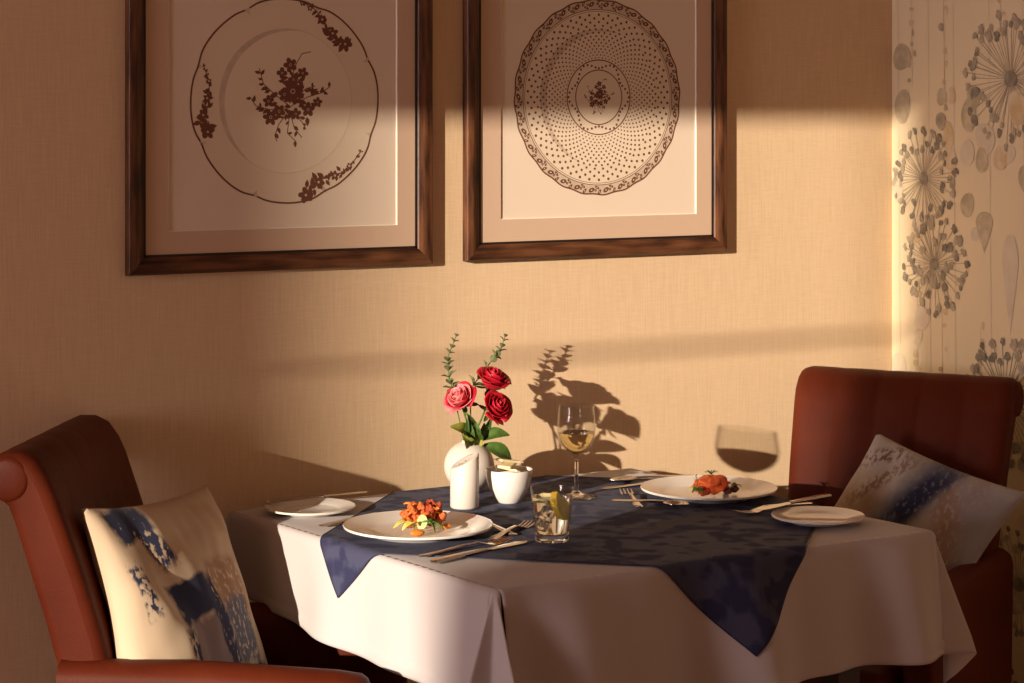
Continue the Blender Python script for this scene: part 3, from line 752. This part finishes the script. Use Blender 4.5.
# ------------------------------------------------------------------ cushions
def cushion(name, w_, h_, th, m, seed, skew=0):
    b = MB(); n = 44
    def f(sgn):
        def fn(u, v):
            x, y = u * 2 - 1, v * 2 - 1
            t = max(0, (1 - x ** 2) * (1 - y ** 2)) ** .42 * th / 2
            X = x * w_ / 2 * (1 - .07 * (1 - y * y)); Y = y * h_ / 2 * (1 - .07 * (1 - x * x))
            wr = .007 * noise.noise(Vector((x * 2.2, y * 2.2, seed))) + .004 * noise.noise(Vector((x * 6, y * 3, seed + 5)))
            wr += .006 * sin(8 * (x + .5 * y) + seed) * math.exp(-((x + .55) ** 2) * 5)
            X += skew * (Y - h_ / 2)
            return (X, Y, sgn * t + (wr * min(1, t / .02)))
        return fn
    b.grid(f(1), n, n, m); b.grid(f(-1), n, n, m)
    return b.build(name, None, merge=True)
def place(o, corner_pt, local, xax, yax):
    """put the local point at corner_pt with the given x (across) and y (up) axes"""
    x = Vector(xax).normalized(); y = (Vector(yax) - x * Vector(yax).dot(x)).normalized(); z = x.cross(y)
    m = Matrix((x, y, z)).transposed(); o.matrix_world = Matrix.Translation(Vector(corner_pt) - m @ Vector(local)) @ m.to_4x4()
c1 = cushion('cushion', .39, .41, .13, 'cushion_l', 1)
tag(c1, 'cream cushion with navy and grey brushstrokes on the chair by the beige wall', 'cushion')
place(c1, (1.164, 3.389, .838), (-.195, .205, 0), (.311, .236, -.026), (-.30, .22, .88))
c2 = cushion('cushion', .325, .285, .12, 'cushion_r', 7, .17)
tag(c2, 'grey and blue smeared cushion tilted on the chair against the flowered wallpaper', 'cushion')
fx, fy = -.853, -.521; lx, ly = .521, -.853
def chl(f_, l_, z): return Vector((2.704 + fx * f_ + lx * l_, 3.36 + fy * f_ + ly * l_, z))
place(c2, chl(-.155, -.010, .828), (-.1625, .1425, 0), chl(.02, .285, -.085) - chl(0, 0, 0), chl(-.12, .09, .27) - chl(0, 0, 0))

# ------------------------------------------------------------------ crockery
def plate(label, x, y, r, h, foot, z0, name='dinner_plate', cat='plate', grooves=0):
    b = MB(); t = .0035; well = foot * 1.08
    prof = [(0, .0045), (well * .9, .0045), (well, .0062)]
    for i in range(1, 13):
        k = i / 12; rr = well + (r - well) * k; zz = .0062 + (h - .0062) * k ** .85
        prof.append((rr, zz + grooves * .0004 * sin(k * 40)))
    prof += [(r + .0008, h - .001), (r, h - .0025)]
    for i in range(8):
        k = 1 - i / 7; prof.append((foot + .003 + (r - .003 - foot) * k, .003 + (h - .0065) * k ** .85))
    prof += [(foot, 0), (foot - .004, 0), (foot - .006, .0018), (0, .0018)]
    b.lathe(prof[::-1], 'china', 72)
    o = b.build(name, None, angle=R(50)); o.location = (x, y, z0); return tag(o, label, cat)
plate('white dinner plate holding the crispy red and orange starter near the table edge', 1.740, 3.333, .127, .018, .078, ZTOP, grooves=1)
plate('white dinner plate holding the salmon-coloured starter beside the wine glass', 2.381, 3.389, .127, .018, .078, ZTOP, grooves=1)
plate('small white side plate near the chair by the beige wall', 1.670, 3.618, .081, .013, .050, ZT + .0012, 'side_plate')
plate('small white side plate by the grey smeared cushion', 2.400, 3.085, .081, .013, .050, ZTOP, 'side_plate')

# shaker with a slanted top
sh = thing('salt_shaker', 'white cylindrical shaker with slanted top in front of the round vase', 'shaker', (1.930, 3.515, ZTOP), R(-30))
b = MB(); n = 40; r = .0262
def shz(a, k=1): return .083 + .014 * k * cos(a - .2)
vs = []; 
rings_ = [(r - .002, 0, 0), (r, .003, 0), (r, None, 0), (r - .0025, None, .0025), (r - .007, None, .0015), (r * .45, None, -.0005)]
for (rr, z, dz) in rings_:
    for i in range(n):
        a = 2 * pi * i / n; vs.append((rr * cos(a), rr * sin(a), z if z is not None else shz(a, rr / r) + dz))
fs = [(j * n + i, j * n + (i + 1) % n, (j + 1) * n + (i + 1) % n, (j + 1) * n + i) for j in range(len(rings_) - 1) for i in range(n)]
fs += [tuple(range(n))[::-1], tuple(range((len(rings_) - 1) * n, len(rings_) * n))]
b.add(vs, fs, 'matt_china'); b.build('body', sh, angle=R(60))
b = MB()
for (x, y) in ((-.004, -.004), (.002, .003), (-.009, .002)):
    a = atan2(y, x); rr = sqrt(x * x + y * y); b.lathe([(0, .0006), (.0013, .0004), (.0013, -.002)], 'hole', 10, (x, y, shz(a, rr / r)))
b.build('pour_holes', sh)

# round vase
va = thing('bud_vase', 'round white ceramic vase holding the roses and eucalyptus', 'vase', (2.014, 3.650, ZTOP))
b = MB(); rv = .0475; prof = [(0, .0), (.020, 0), (.023, .002)]
for i in range(1, 20):
    a = -pi / 2 + .50 + (pi - .50 - .30) * i / 19; prof.append((rv * cos(a), .050 + .0475 * sin(a)))
rn, zn = prof[-1]
prof += [(rn - .0005, zn + .003), (rn - .002, zn + .0035), (rn - .0035, zn + .001)]
for i in range(12):
    a = pi / 2 - .33 - (pi - .9) * i / 11; prof.append(((rv - .004) * cos(a), .050 + .0435 * sin(a)))
prof.append((0, .010))
b.lathe(prof, 'matt_china', 56); b.build('body', va, angle=R(60))

# sugar bowl with sachets
bo = thing('sugar_bowl', 'small white bowl filled with yellow sugar sachets', 'bowl', (2.026, 3.520, ZTOP))
b = MB()
b.lathe([(0, 0), (.019, 0), (.021, .002), (.0300, .014), (.0385, .030), (.0425, .048), (.0435, .060), (.0430, .0615), (.0405, .0605), (.0395, .048), (.0355, .031), (.027, .016), (.018, .007), (0, .006)], 'china', 48)
b.build('body', bo, angle=R(60))
rg = random.Random(8)
sx = MB(); sx.box((-.021, -.012, -.0025), (.021, .012, .0025), 'sachet', .002, 2); sx.box((.0215, -.012, -.0005), (.026, .012, .0005), 'sachet_w'); sx.box((-.026, -.012, -.0005), (-.0215, .012, .0005), 'sachet_w')
s0 = sx.build('sugar_sachet', None, smooth=False)
tag(s0, 'yellow paper sugar sachet lying in the small white bowl', 'sachet', 'sugar sachets in the bowl')
for i in range(7):
    s_ = s0 if i == 0 else s0.copy()
    if i: COL.objects.link(s_)
    lay = i // 2; a = rg.uniform(0, 6.28)
    s_.location = (2.026 + rg.uniform(-.006, .006), 3.520 + rg.uniform(-.006, .006), ZTOP + .036 + .0066 * i)
    s_.rotation_euler = (rg.uniform(-.22, .22), rg.uniform(-.22, .22), a)

# ------------------------------------------------------------------ glasses
tu = thing('water_tumbler', 'short clear tumbler of water with ice and a lemon wedge', 'glass', (1.908, 3.171, ZTOP))
b = MB(); b.lathe([(.0294, .0135), (.0296, .0150), (.0328, .05), (.0361, .0875), (.0362, .0885), (.0357, .0895), (.0349, .0885), (.0348, .0875), (.0316, .05), (.0279, .0150), (.0277, .0142), (.0294, .0135)], 'thin_glass', 56); b.build('tumbler_wall', tu, angle=R(30))
b = MB(); b.lathe([(0, 0), (.0260, 0), (.0280, .0012), (.0286, .0030), (.0293, .0115), (.0292, .0128), (.0285, .0133), (0, .0133)], 'glass', 56); b.build('thick_base', tu, angle=R(30))
b = MB(); b.lathe([(0, .0141), (.0250, .0143), (.0273, .0168), (.0334, .0740), (0, .0740)], 'water', 56); b.build('water', tu, angle=R(40))
def wedge(b, r, th, ang):
    n = 14; vs = []
    for y in (-th / 2, th / 2):
        vs.append((0, y, 0))
        for i in range(n + 1):
            a = -ang / 2 + ang * i / n; vs.append((r * cos(a), y, r * sin(a)))
    m_ = n + 2
    b.add(vs, [(0, i + 1, i + 2) for i in range(n)] + [(m_, m_ + i + 2, m_ + i + 1) for i in range(n)], 'lemon_flesh')
    b.add(vs, [(i + 1, m_ + i + 1, m_ + i + 2, i + 2) for i in range(n)], 'lemon')
    b.add(vs, [(0, m_, m_ + 1, 1), (0, n + 1, m_ + n + 1, m_)], 'lemon_flesh')
b = MB(); wedge(b, .026, .012, 2.6); o = b.build('lemon_wedge', None, angle=R(30)); o.location = (1.925, 3.166, ZTOP + .064); o.rotation_euler = (R(12), R(155), R(30))
tag(o, 'yellow lemon wedge floating in the water tumbler', 'lemon')
b = MB(); wedge(b, .020, .010, 2.4); o = b.build('lemon_wedge', None, angle=R(30)); o.location = (1.897, 3.182, ZTOP + .074); o.rotation_euler = (R(80), R(15), R(10))
tag(o, 'small lemon slice lying flat on top of the iced water', 'lemon')
ics = [(1.895, 3.160, .052, .4), (1.905, 3.186, .040, 1.0), (1.893, 3.175, .030, 2.0)]
ib = MB(); ib.box((-.0095, -.0095, -.0085), (.0095, .0095, .0085), 'ice', .004, 3); i0 = ib.build('ice_cube', None)
tag(i0, 'clear ice cube floating in the water tumbler', 'ice', 'ice cubes in the tumbler')
for i, (x, y, z, a) in enumerate(ics):
    q = i0 if i == 0 else i0.copy()
    if i: COL.objects.link(q)
    q.location = (x, y, ZTOP + z); q.rotation_euler = (a, a * .6, a)

wg = thing('wine_glass', 'stemmed wine glass half filled with white wine', 'glass', (2.164, 3.508, ZTOP))
bowl_o = [(.0045, .074), (.0075, .078), (.019, .085), (.029, .096), (.0348, .111), (.0362, .126), (.0352, .145), (.0328, .170)]
b = MB(); prof = [(0, 0), (.0360, 0), (.0366, .0012), (.030, .0028), (.012, .0060), (.0055, .0105), (.0040, .018), (.0036, .045), (.0038, .066)] + bowl_o + [(.0322, .1708)] + [(r_ - .0013, z_ + (.0018 if i_ < 3 else 0)) for i_, (r_, z_) in reversed(list(enumerate(bowl_o[1:])))] + [(0, .0795)]
b.lathe(prof[prof.index((.0038, .066)):], 'thin_glass', 56); b.build('glass_bowl', wg, angle=R(40))
b = MB(); b.lathe(prof[:prof.index((.0038, .066)) + 1] + [(0, .066)], 'glass', 40); b.build('stem_and_foot', wg, angle=R(40))
b = MB(); b.lathe([(0, .0801), (.0060, .0803)] + [(r_ - .0016, z_ + .0020) for r_, z_ in bowl_o[2:5]] + [(.0344, .1205), (0, .1205)], 'wine', 56); b.build('wine', wg, angle=R(40))

# ------------------------------------------------------------------ flowers
VX, VY = 2.014, 3.650
def leaf_mesh(b, base, tip, width, nrm, m, curl=.15, n=8):
    base, tip = Vector(base), Vector(tip); d = tip - base; L = d.length; d.normalize()
    s = d.cross(Vector(nrm)).normalized(); up = s.cross(d)
    def fn(u, v):
        x = (u * 2 - 1); w_ = width * (sin(pi * min(1, v * .93 + .04)) ** .8) * (1 - .25 * v)
        return base + d * L * v + s * x * w_ / 2 + up * (L * curl * sin(pi * v) - abs(x) * w_ * -.22)
    b.grid(fn, 6, n, m)
def rose(label, pos, face, rad, m, stem_pts, leaves, seed, m2=None):
    t = thing('rose', label, 'flower', (VX, VY, ZTOP + .06)); off = Vector((VX, VY, ZTOP + .06))
    st = MB(); st.tube([Vector(p) - off for p in stem_pts], .0019, 'stem', 8); st.build('stem', t)
    rg = random.Random(seed); b = MB()
    z = Vector(face).normalized(); b.T = Matrix.Translation(Vector(pos) - off) @ z.to_track_quat('Z', 'Y').to_matrix().to_4x4()
    N = 22
    for k in range(N):
        f = k / (N - 1); a0 = k * 2.399 + rg.uniform(-.2, .2)
        rr = rad * (.10 + .66 * f ** .85); hh = rad * (1.15 - .25 * f); wd = .9 + .5 * (1 - f) + rg.uniform(-.1, .1)
        op = f ** 1.6 * rg.uniform(.8, 1.15)
        def fn(u, v, a0=a0, rr=rr, hh=hh, wd=wd, op=op, f=f):
            x = u * 2 - 1; a = a0 + x * wd * (1 - .25 * v * v)
            prof = rr * (.25 + .75 * sin(min(1, v * 1.25) * pi / 2)) + rad * .42 * op * max(0, v - .55) ** 1.4 * 2.2
            zz = -rad * .62 + hh * v * (1 - .12 * x * x) - rad * .55 * op * max(0, v - .72) ** 1.3 * 2 - rad * .10 * f
            prof += rad * .03 * sin(3 * x + a0) * v
            return (prof * cos(a), prof * sin(a), zz)
        b.grid(fn, 10, 8, m2 if (m2 and k > 12 and k % 2) else m)
    bl = b.build('bloom', t, mods=[('SOLIDIFY', dict(thickness=.0006, offset=0))])
    b = MB(); b.T = Matrix.Translation(Vector(pos) - off) @ z.to_track_quat('Z', 'Y').to_matrix().to_4x4()
    b.lathe([(0, -rad * .98), (rad * .10, -rad * .95), (rad * .20, -rad * .78), (rad * .24, -rad * .62), (rad * .1, -rad * .55)], 'stem', 12)
    for i in range(5):
        a = i * 2 * pi / 5; leaf_mesh(b, (rad * .18 * cos(a), rad * .18 * sin(a), -rad * .72), (rad * .85 * cos(a), rad * .85 * sin(a), -rad * .78), rad * .3, (0, 0, 1), 'leaf', -.1, 5)
    b.build('calyx', t)
    for (p, q, wd, nr, mm) in leaves:
        b = MB(); leaf_mesh(b, Vector(p) - off, Vector(q) - off, wd, nr, mm); b.build('leaf', t)
    return t
NK = (VX + .0, VY, ZTOP + .09)
IN = (VX, VY, ZTOP + .03)
rose('pink rose at the outer side of the vase, facing away from the wine glass', (1.986, 3.637, 0.932), (-.75, -.35, .55), .034, 'rose_pink',
     [(VX + .005, VY, ZTOP + .02), (VX - .004, VY - .004, .850), (2.004, 3.642, 0.886), (1.994, 3.639, 0.911)],
     [((2.009, 3.643, 0.854), (1.959, 3.623, 0.880), .032, (-.2, -.8, .6), 'leaf_yellow'), ((2.008, 3.643, 0.858), (1.996, 3.625, 0.901), .026, (.2, -.9, .4), 'leaf'), ((2.014, 3.643, 0.841), (1.992, 3.625, 0.864), .024, (-.2, -.9, .4), 'leaf'), ((VX - .006, VY - .006, .838), (VX - .028, VY - .030, .862), .026, (-.3, -.9, .3), 'leaf_yellow'), ((VX - .004, VY - .008, .842), (VX - .016, VY - .022, .892), .024, (-.4, -.9, .2), 'leaf')], 1, 'rose')
rose('upper red rose beneath the eucalyptus tip', (2.066, 3.647, 0.963), (.1, -.45, .88), .036, 'rose',
     [(VX - .004, VY + .004, ZTOP + .02), (VX + .004, VY, .845), (2.040, 3.649, 0.886), (2.061, 3.648, 0.931)],
     [((2.020, 3.645, 0.844), (2.014, 3.623, 0.886), .026, (-.3, -.9, .2), 'leaf'), ((2.028, 3.645, 0.858), (2.050, 3.630, 0.891), .022, (.4, -.9, .2), 'leaf')], 2)
rose('lower red rose facing out of the vase below the other red bloom', (2.050, 3.602, 0.914), (.15, -.80, .45), .034, 'rose',
     [(VX + .002, VY - .006, ZTOP + .02), (VX + .004, VY - .006, .845), (2.036, 3.634, 0.866), (2.054, 3.627, 0.891)],
     [((2.034, 3.635, 0.848), (2.082, 3.615, 0.856), .034, (.1, -.6, .75), 'leaf'), ((2.036, 3.635, 0.838), (2.092, 3.625, 0.802), .036, (.3, -.9, .3), 'leaf'), ((2.022, 3.640, 0.838), (2.012, 3.620, 0.872), .024, (0, -1, .2), 'leaf'), ((VX + .006, VY - .006, .842), (VX + .026, VY - .012, .880), .024, (.3, -.9, .2), 'leaf'), ((VX + .002, VY - .008, .836), (VX + .012, VY - .026, .858), .022, (.2, -.9, .4), 'leaf_yellow')], 3)
def sprig(label, pts, seed, n):
    t = thing('eucalyptus_sprig', label, 'foliage', (VX, VY, ZTOP + .06)); off = Vector((VX, VY, ZTOP + .06)); rg = random.Random(seed)
    P = [Vector(p) - off for p in pts]
    fine = []
    for i in range(len(P) - 1):
        for k in range(8): fine.append(P[i].lerp(P[i + 1], k / 8))
    fine.append(P[-1])
    b = MB(); b.tube(fine, [.0016 * (1 - .6 * i / len(fine)) for i in range(len(fine))], 'stem', 6); b.build('stem', t)
    start = int(len(fine) * .42); a = rg.random() * 6
    for k in range(n):
        f = k / (n - 1); i = min(len(fine) - 2, int(start + (len(fine) - 1 - start) * f)); p = fine[i]; d = (fine[i + 1] - fine[i]).normalized(); a += pi / 2
        s = d.cross(Vector((cos(a), sin(a), .2))).normalized()
        for sg in (-1, 1):
            L = .0225 * (1 - .55 * f) * rg.uniform(.85, 1.1); dr = (s * sg * .85 + d * .55).normalized()
            b = MB(); leaf_mesh(b, p, p + dr * L, L * .95, d, 'euc', .1, 5); b.build('leaf', t)
    return t
sprig('tall eucalyptus sprig rising above the pink rose', [(VX - .006, VY + .008, ZTOP + .02), (VX - .008, VY + .008, .85), (1.986, 3.655, 0.926), (1.974, 3.657, 0.971), (1.972, 3.657, 1.006), (1.992, 3.657, 1.049)], 3, 11)
sprig('eucalyptus sprig rising behind the upper red rose', [(VX + .004, VY + .01, ZTOP + .02), (VX + .01, VY + .012, .86), (2.044, 3.700, 0.936), (2.089, 3.700, 0.986), (2.109, 3.700, 1.004), (2.122, 3.700, 1.036)], 11, 10)

# ------------------------------------------------------------------ cutlery (built along +x: handle end at 0, working end at length)
def flat_strip(b, st, m='steel'):
    """st: list of (x, halfwidth, zmid, halfthick)"""
    vs = []; fs = []
    for (x, w_, z, t) in st: vs += [(x, -w_, z), (x, -w_ * .6, z + t), (x, w_ * .6, z + t), (x, w_, z), (x, w_ * .6, z - t), (x, -w_ * .6, z - t)]
    for i in range(len(st) - 1):
        for k in range(6): fs.append((i * 6 + k, i * 6 + (k + 1) % 6, (i + 1) * 6 + (k + 1) % 6, (i + 1) * 6 + k))
    fs += [tuple(range(6))[::-1], tuple(range(len(st) * 6 - 6, len(st) * 6))]
    b.add(vs, [f[::-1] for f in fs], m)
def handle(b, L):
    flat_strip(b, [(0, .002, .0022, .0008), (.003, .0068, .0022, .0013), (.012, .0090, .0022, .0015), (.05 * L / .13, .0068, .0040, .0016), (.10 * L / .13, .0035, .0075, .0017), (L, .0032, .0085, .0015)])
def fork(label, x, y, ang, L=.19, z=None, group=None, pitch=0, flip=False):
    t = thing('fork', label, 'cutlery', (x, y, ZTOP if z is None else z), ang); t.rotation_euler = (0, pitch, ang)
    hl = L * .64; b = MB(); handle(b, hl); b.build('handle', t, angle=R(40))
    b = MB(); k = L - hl
    flat_strip(b, [(hl, .0032, .0085, .0015), (hl + k * .10, .006, .0072, .0012), (hl + k * .22, .0112, .0048, .0010), (hl + k * .36, .0122, .0028, .0010), (hl + k * .46, .0122, .0022, .0010)])
    for i in range(4):
        yy = -.0104 + i * .00693
        flat = [(hl + k * .44, .0018, .0022, .0009), (hl + k * .7, .0016, .0032, .0009), (hl + k, .0007, .0075, .0006)]
        vs = b.v; o_ = len(vs); flat_strip(b, flat)
        for q in range(o_, len(b.v)): b.v[q].y += yy
    b.build('tines', t, angle=R(40)); return t
def spoon(label, x, y, ang, L=.19, z=None, pitch=0):
    t = thing('spoon', label, 'cutlery', (x, y, ZTOP if z is None else z), ang); t.rotation_euler = (0, pitch, ang)
    hl = L * .68; b = MB(); handle(b, hl); b.build('handle', t, angle=R(40))
    k = L - hl; b = MB()
    def fn(u, v):
        x_ = v; w_ = .0195 * sin(pi * (v ** .85)) ** .65 + .0022 * (1 - v); s = u * 2 - 1
        dep = .0080 * (1 - s * s) * sin(pi * v) ** .7
        return (hl + k * v, s * w_, .0088 - .001 * v - dep)
    b.grid(fn, 12, 18, 'steel'); b.build('bowl', t, mods=[('SOLIDIFY', dict(thickness=.0011, offset=0))]); return t
def knife(label, x, y, ang, L=.22, z=None, pitch=0, butter=False):
    t = thing('knife', label, 'cutlery', (x, y, ZTOP if z is None else z), ang); t.rotation_euler = (0, pitch, ang)
    hl = L * .55; b = MB()
    flat_strip(b, [(0, .003, .0034, .0020), (.004, .0085, .0034, .0030), (.03, .0085, .0036, .0032), (hl * .7, .0062, .004, .0030), (hl - .006, .0045, .0042, .0026), (hl, .0052, .0042, .0026)]); b.build('handle', t, angle=R(40))
    b = MB(); k = L - hl
    flat_strip(b, [(hl, .0045, .0042, .0016), (hl + .012, .0078, .0040, .0010), (hl + k * .5, .0100, .0038, .0008), (hl + k * .8, .0105, .0038, .0007), (hl + k * .93, .0080, .0036, .0006), (hl + k, .0015, .0036, .0004)])
    b.build('blade', t, angle=R(40)); return t
def aim(p, q): return atan2(q[1] - p[1], q[0] - p[0])

# setting by the beige-wall chair
knife('steel butter knife lying across the side plate near the chair by the beige wall', 1.606, 3.668, aim((1.606, 3.668), (1.800, 3.670)), .205, ZT + .0155)
knife('steel knife nearest the table edge beside the crispy starter', 1.645, 3.104, aim((1.645, 3.104), (1.862, 3.176)), .228)
fork('steel fork lying between the nearest knife and the plate of crispy starter', 1.650, 3.158, aim((1.650, 3.158), (1.850, 3.200)), .195)
fork('dessert fork with tines pointing at the water tumbler', 1.815, 3.220, aim((1.815, 3.220), (1.942, 3.305)), .158)
spoon('dessert spoon under the fork beside the water tumbler', 1.875, 3.235, aim((1.875, 3.235), (1.872, 3.36)), .150)
fork('fork lying beyond the crispy starter, only its handle end showing', 1.622, 3.476, aim((1.592, 3.475), (1.78, 3.515)), .195)
# setting by the wallpaper chair
fork('dessert fork with bright tines lying above the salmon starter plate', 2.200, 3.350, aim((2.200, 3.350), (2.272, 3.510)), .165)
spoon('dessert spoon lying crosswise in front of the salmon starter plate', 2.180, 3.410, aim((2.180, 3.410), (2.25, 3.29)), .155, ZTOP + .006)
spoon('soup spoon lying along the wall side of the salmon starter plate', 2.485, 3.590, aim((2.485, 3.590), (2.308, 3.598)), .19)
knife('steel knife lying beyond the salmon starter plate by the soup spoon', 2.468, 3.556, aim((2.468, 3.556), (2.241, 3.545)), .228)
fork('steel fork beside the side plate by the grey cushion, nearest the plate of salmon', 2.500, 3.232, aim((2.500, 3.232), (2.31, 3.205)), .19)
knife('butter knife resting across the side plate by the grey cushion', 2.520, 3.205, aim((2.520, 3.205), (2.315, 3.150)), .212, ZTOP + .0145)

# ------------------------------------------------------------------ food
def bits(name, label, cat, group, n, fn, m, seed, amp=.35, sub=3):
    rg = random.Random(seed); protos = []
    for i in range(n):
        loc, rad, rot = fn(i, rg)
        if len(protos) < 5:
            b = MB(); b.blob((0, 0, 0), (1, 1, 1), m[len(protos) % len(m)], amp, 1.6, sub, seed + len(protos)); o = b.build(name, None); protos.append(o)
        else:
            o = protos[i % 5].copy(); COL.objects.link(o)
        o.location = loc; o.rotation_euler = rot; o.scale = rad; tag(o, label, cat, group)
FX, FY = 1.738, 3.326; FZ = ZTOP + .005
def pile(i, rg):
    a = i * 2.4; rr = .037 * sqrt((i % 9 + .5) / 9) ; lay = i // 9
    rr *= (1 - .18 * lay)
    return ((FX + .014 + rr * cos(a) * 1.1, FY + .010 + rr * sin(a) * .8, FZ + .019 + lay * .009 + rg.uniform(-.003, .003)), (rg.uniform(.009, .014), rg.uniform(.007, .010), rg.uniform(.006, .009)), (rg.uniform(0, 6), rg.uniform(0, 6), rg.uniform(0, 6)))
bits('crispy_piece', 'glazed crispy red and orange piece heaped on the dinner plate', 'food', 'crispy glazed pieces on the plate', 27, pile, ['glaze', 'glaze_dark', 'glaze', 'glaze_dark'], 20, .55)
rg = random.Random(31)
for i in range(22):
    b = MB(); a = rg.uniform(0, 6.28); c = Vector((FX + .010 + rg.uniform(-.034, .036), FY + .008 + rg.uniform(-.026, .026), FZ + .036 + rg.uniform(-.016, .008)))
    L = rg.uniform(.012, .022); d = Vector((cos(a), sin(a), rg.uniform(-.35, .25)))
    b.tube([c - d * L * .5, c + Vector((0, 0, .003)), c + d * L * .5], [.0013, .0019, .0011], 'carrot', 6)
    o = b.build('carrot_shred', None); tag(o, 'thin orange carrot shred on top of the crispy starter', 'food', 'carrot shreds on the crispy starter')
def leafy(name, label, base, tip, wd, m, group=None, curl=.25):
    b = MB(); base, tip = Vector(base), Vector(tip)
    leaf_mesh(b, (0, 0, 0), tip - base, wd, (0, 0, 1), m, curl, 10)
    for v in b.v: v.z += .003 * noise.noise(v * 160)
    o = b.build(name, None, mods=[('SOLIDIFY', dict(thickness=.0008, offset=0))]); o.location = base; return tag(o, label, 'food', group)
leafy('lettuce_leaf', 'yellow lettuce leaf at the outer edge of the crispy starter', (FX - .012, FY - .012, FZ + .006), (FX - .052, FY - .006, FZ + .012), .030, 'lettuce')
leafy('lettuce_leaf', 'yellow lettuce leaf tucked under the crispy heap', (FX - .008, FY - .020, FZ + .010), (FX - .044, FY - .024, FZ + .012), .022, 'lettuce')
leafy('spinach_leaf', 'dark green salad leaf in front of the crispy heap', (FX - .004, FY - .018, FZ + .010), (FX + .030, FY - .036, FZ + .007), .026, 'greens')
leafy('spinach_leaf', 'dark green salad leaf beneath the cucumber slice', (FX - .010, FY - .016, FZ + .014), (FX + .012, FY - .036, FZ + .005), .022, 'greens', curl=.4)
b = MB(); b.T = Matrix.Rotation(R(90), 4, 'X'); b.lathe([(0, -.003), (.011, -.003), (.012, -.0015), (.012, .0015), (.011, .003), (0, .003)], 'cucumber', 24)
o = b.build('cucumber_slice', None, angle=R(50)); o.scale = (.75, 1, 1.1); o.location = (FX - .006, FY - .023, FZ + .021); o.rotation_euler = (R(-15), R(10), R(-20)); tag(o, 'pale green cucumber slice leaning on the crispy heap', 'food')
b = MB(); b.blob((0, 0, 0), (.014, .009, .006), 'carrot', .15, 1.2, 3, 4); o = b.build('carrot_chunk', None); o.location = (FX - .020, FY - .034, FZ + .0065); o.rotation_euler = (0, 0, R(10)); tag(o, 'orange carrot chunk at the front of the crispy starter', 'food')
b = MB(); b.blob((0, 0, 0), (.008, .007, .005), 'carrot', .2, 1.2, 3, 6); o = b.build('carrot_chunk', None); o.location = (FX + .040, FY - .024, FZ + .010); tag(o, 'small orange carrot piece at the tumbler side of the crispy heap', 'food')

GX, GY = 2.383, 3.383
b = MB(); b.blob((0, 0, 0), (.031, .025, .0165), 'salmon', .42, 1.7, 4, 12); o = b.build('salmon_piece', None); o.location = (GX - .004, GY - .004, FZ + .019); tag(o, 'large folded orange salmon piece in the middle of its plate', 'food')
b = MB(); b.blob((0, 0, 0), (.016, .014, .012), 'salmon', .3, 1.5, 3, 17); o = b.build('salmon_piece', None); o.location = (GX + .010, GY - .012, FZ + .024); tag(o, 'small salmon piece resting on the large folded one', 'food')
b = MB(); b.blob((0, 0, 0), (.013, .010, .009), 'glaze_dark', .3, 1.5, 3, 19); o = b.build('tomato_piece', None); o.location = (GX - .028, GY - .016, FZ + .010); tag(o, 'dark red tomato piece beside the folded salmon', 'food')
for i, (x, y) in enumerate(((.020, -.022), (.030, -.004), (.040, -.016))):
    b = MB(); b.blob((0, 0, 0), (.009, .008, .007), 'beet', .25, 1.5, 3, 30 + i); o = b.build('beetroot_cube', None); o.location = (GX + x, GY + y, FZ + .008); tag(o, 'dark beetroot piece beside the salmon', 'food', 'beetroot pieces by the salmon')
for i, (x, y, x2, y2, m) in enumerate(((-.036, -.020, -.062, -.026, 'greens'), (-.034, -.010, -.058, -.004, 'lettuce'), (.034, -.012, .054, -.020, 'greens'), (.03, .004, .052, .012, 'greens'))):
    leafy('salad_leaf', ['green salad leaf at the glass side of the salmon', 'yellow salad leaf at the glass side of the salmon', 'green salad leaf at the chair side of the salmon', 'green salad leaf behind the beetroot pieces'][i],
          (GX + x, GY + y, FZ + .006), (GX + x2, GY + y2, FZ + .012), .018, m)
b = MB()
P = [Vector((0, 0, 0)), Vector((-.003, 0, .018)), Vector((-.006, .002, .036))]
b.tube(P, [.0008, .0007, .0004], 'stem', 6)
for k in range(7):
    p = P[0].lerp(P[2], .3 + .1 * k); leaf_mesh(b, p, p + Vector((.007 * cos(k * 2.2), .007 * sin(k * 2.2), .004)), .003, (0, 0, 1), 'greens', .1, 4)
o = b.build('herb_sprig', None); o.location = (GX - .036, GY - .010, FZ + .004); tag(o, 'thin green herb sprig standing beside the salmon', 'food')
b = MB()
for k in range(9):
    a = k * .8; b.tube([(0, 0, 0), (.007 * cos(a), .007 * sin(a), .006), (.013 * cos(a), .012 * sin(a), .004)], [.0009, .0008, .0005], 'greens', 6)
o = b.build('herb_garnish', None); o.location = (GX - .004, GY - .004, FZ + .038); tag(o, 'dark green herb garnish on top of the salmon', 'food')
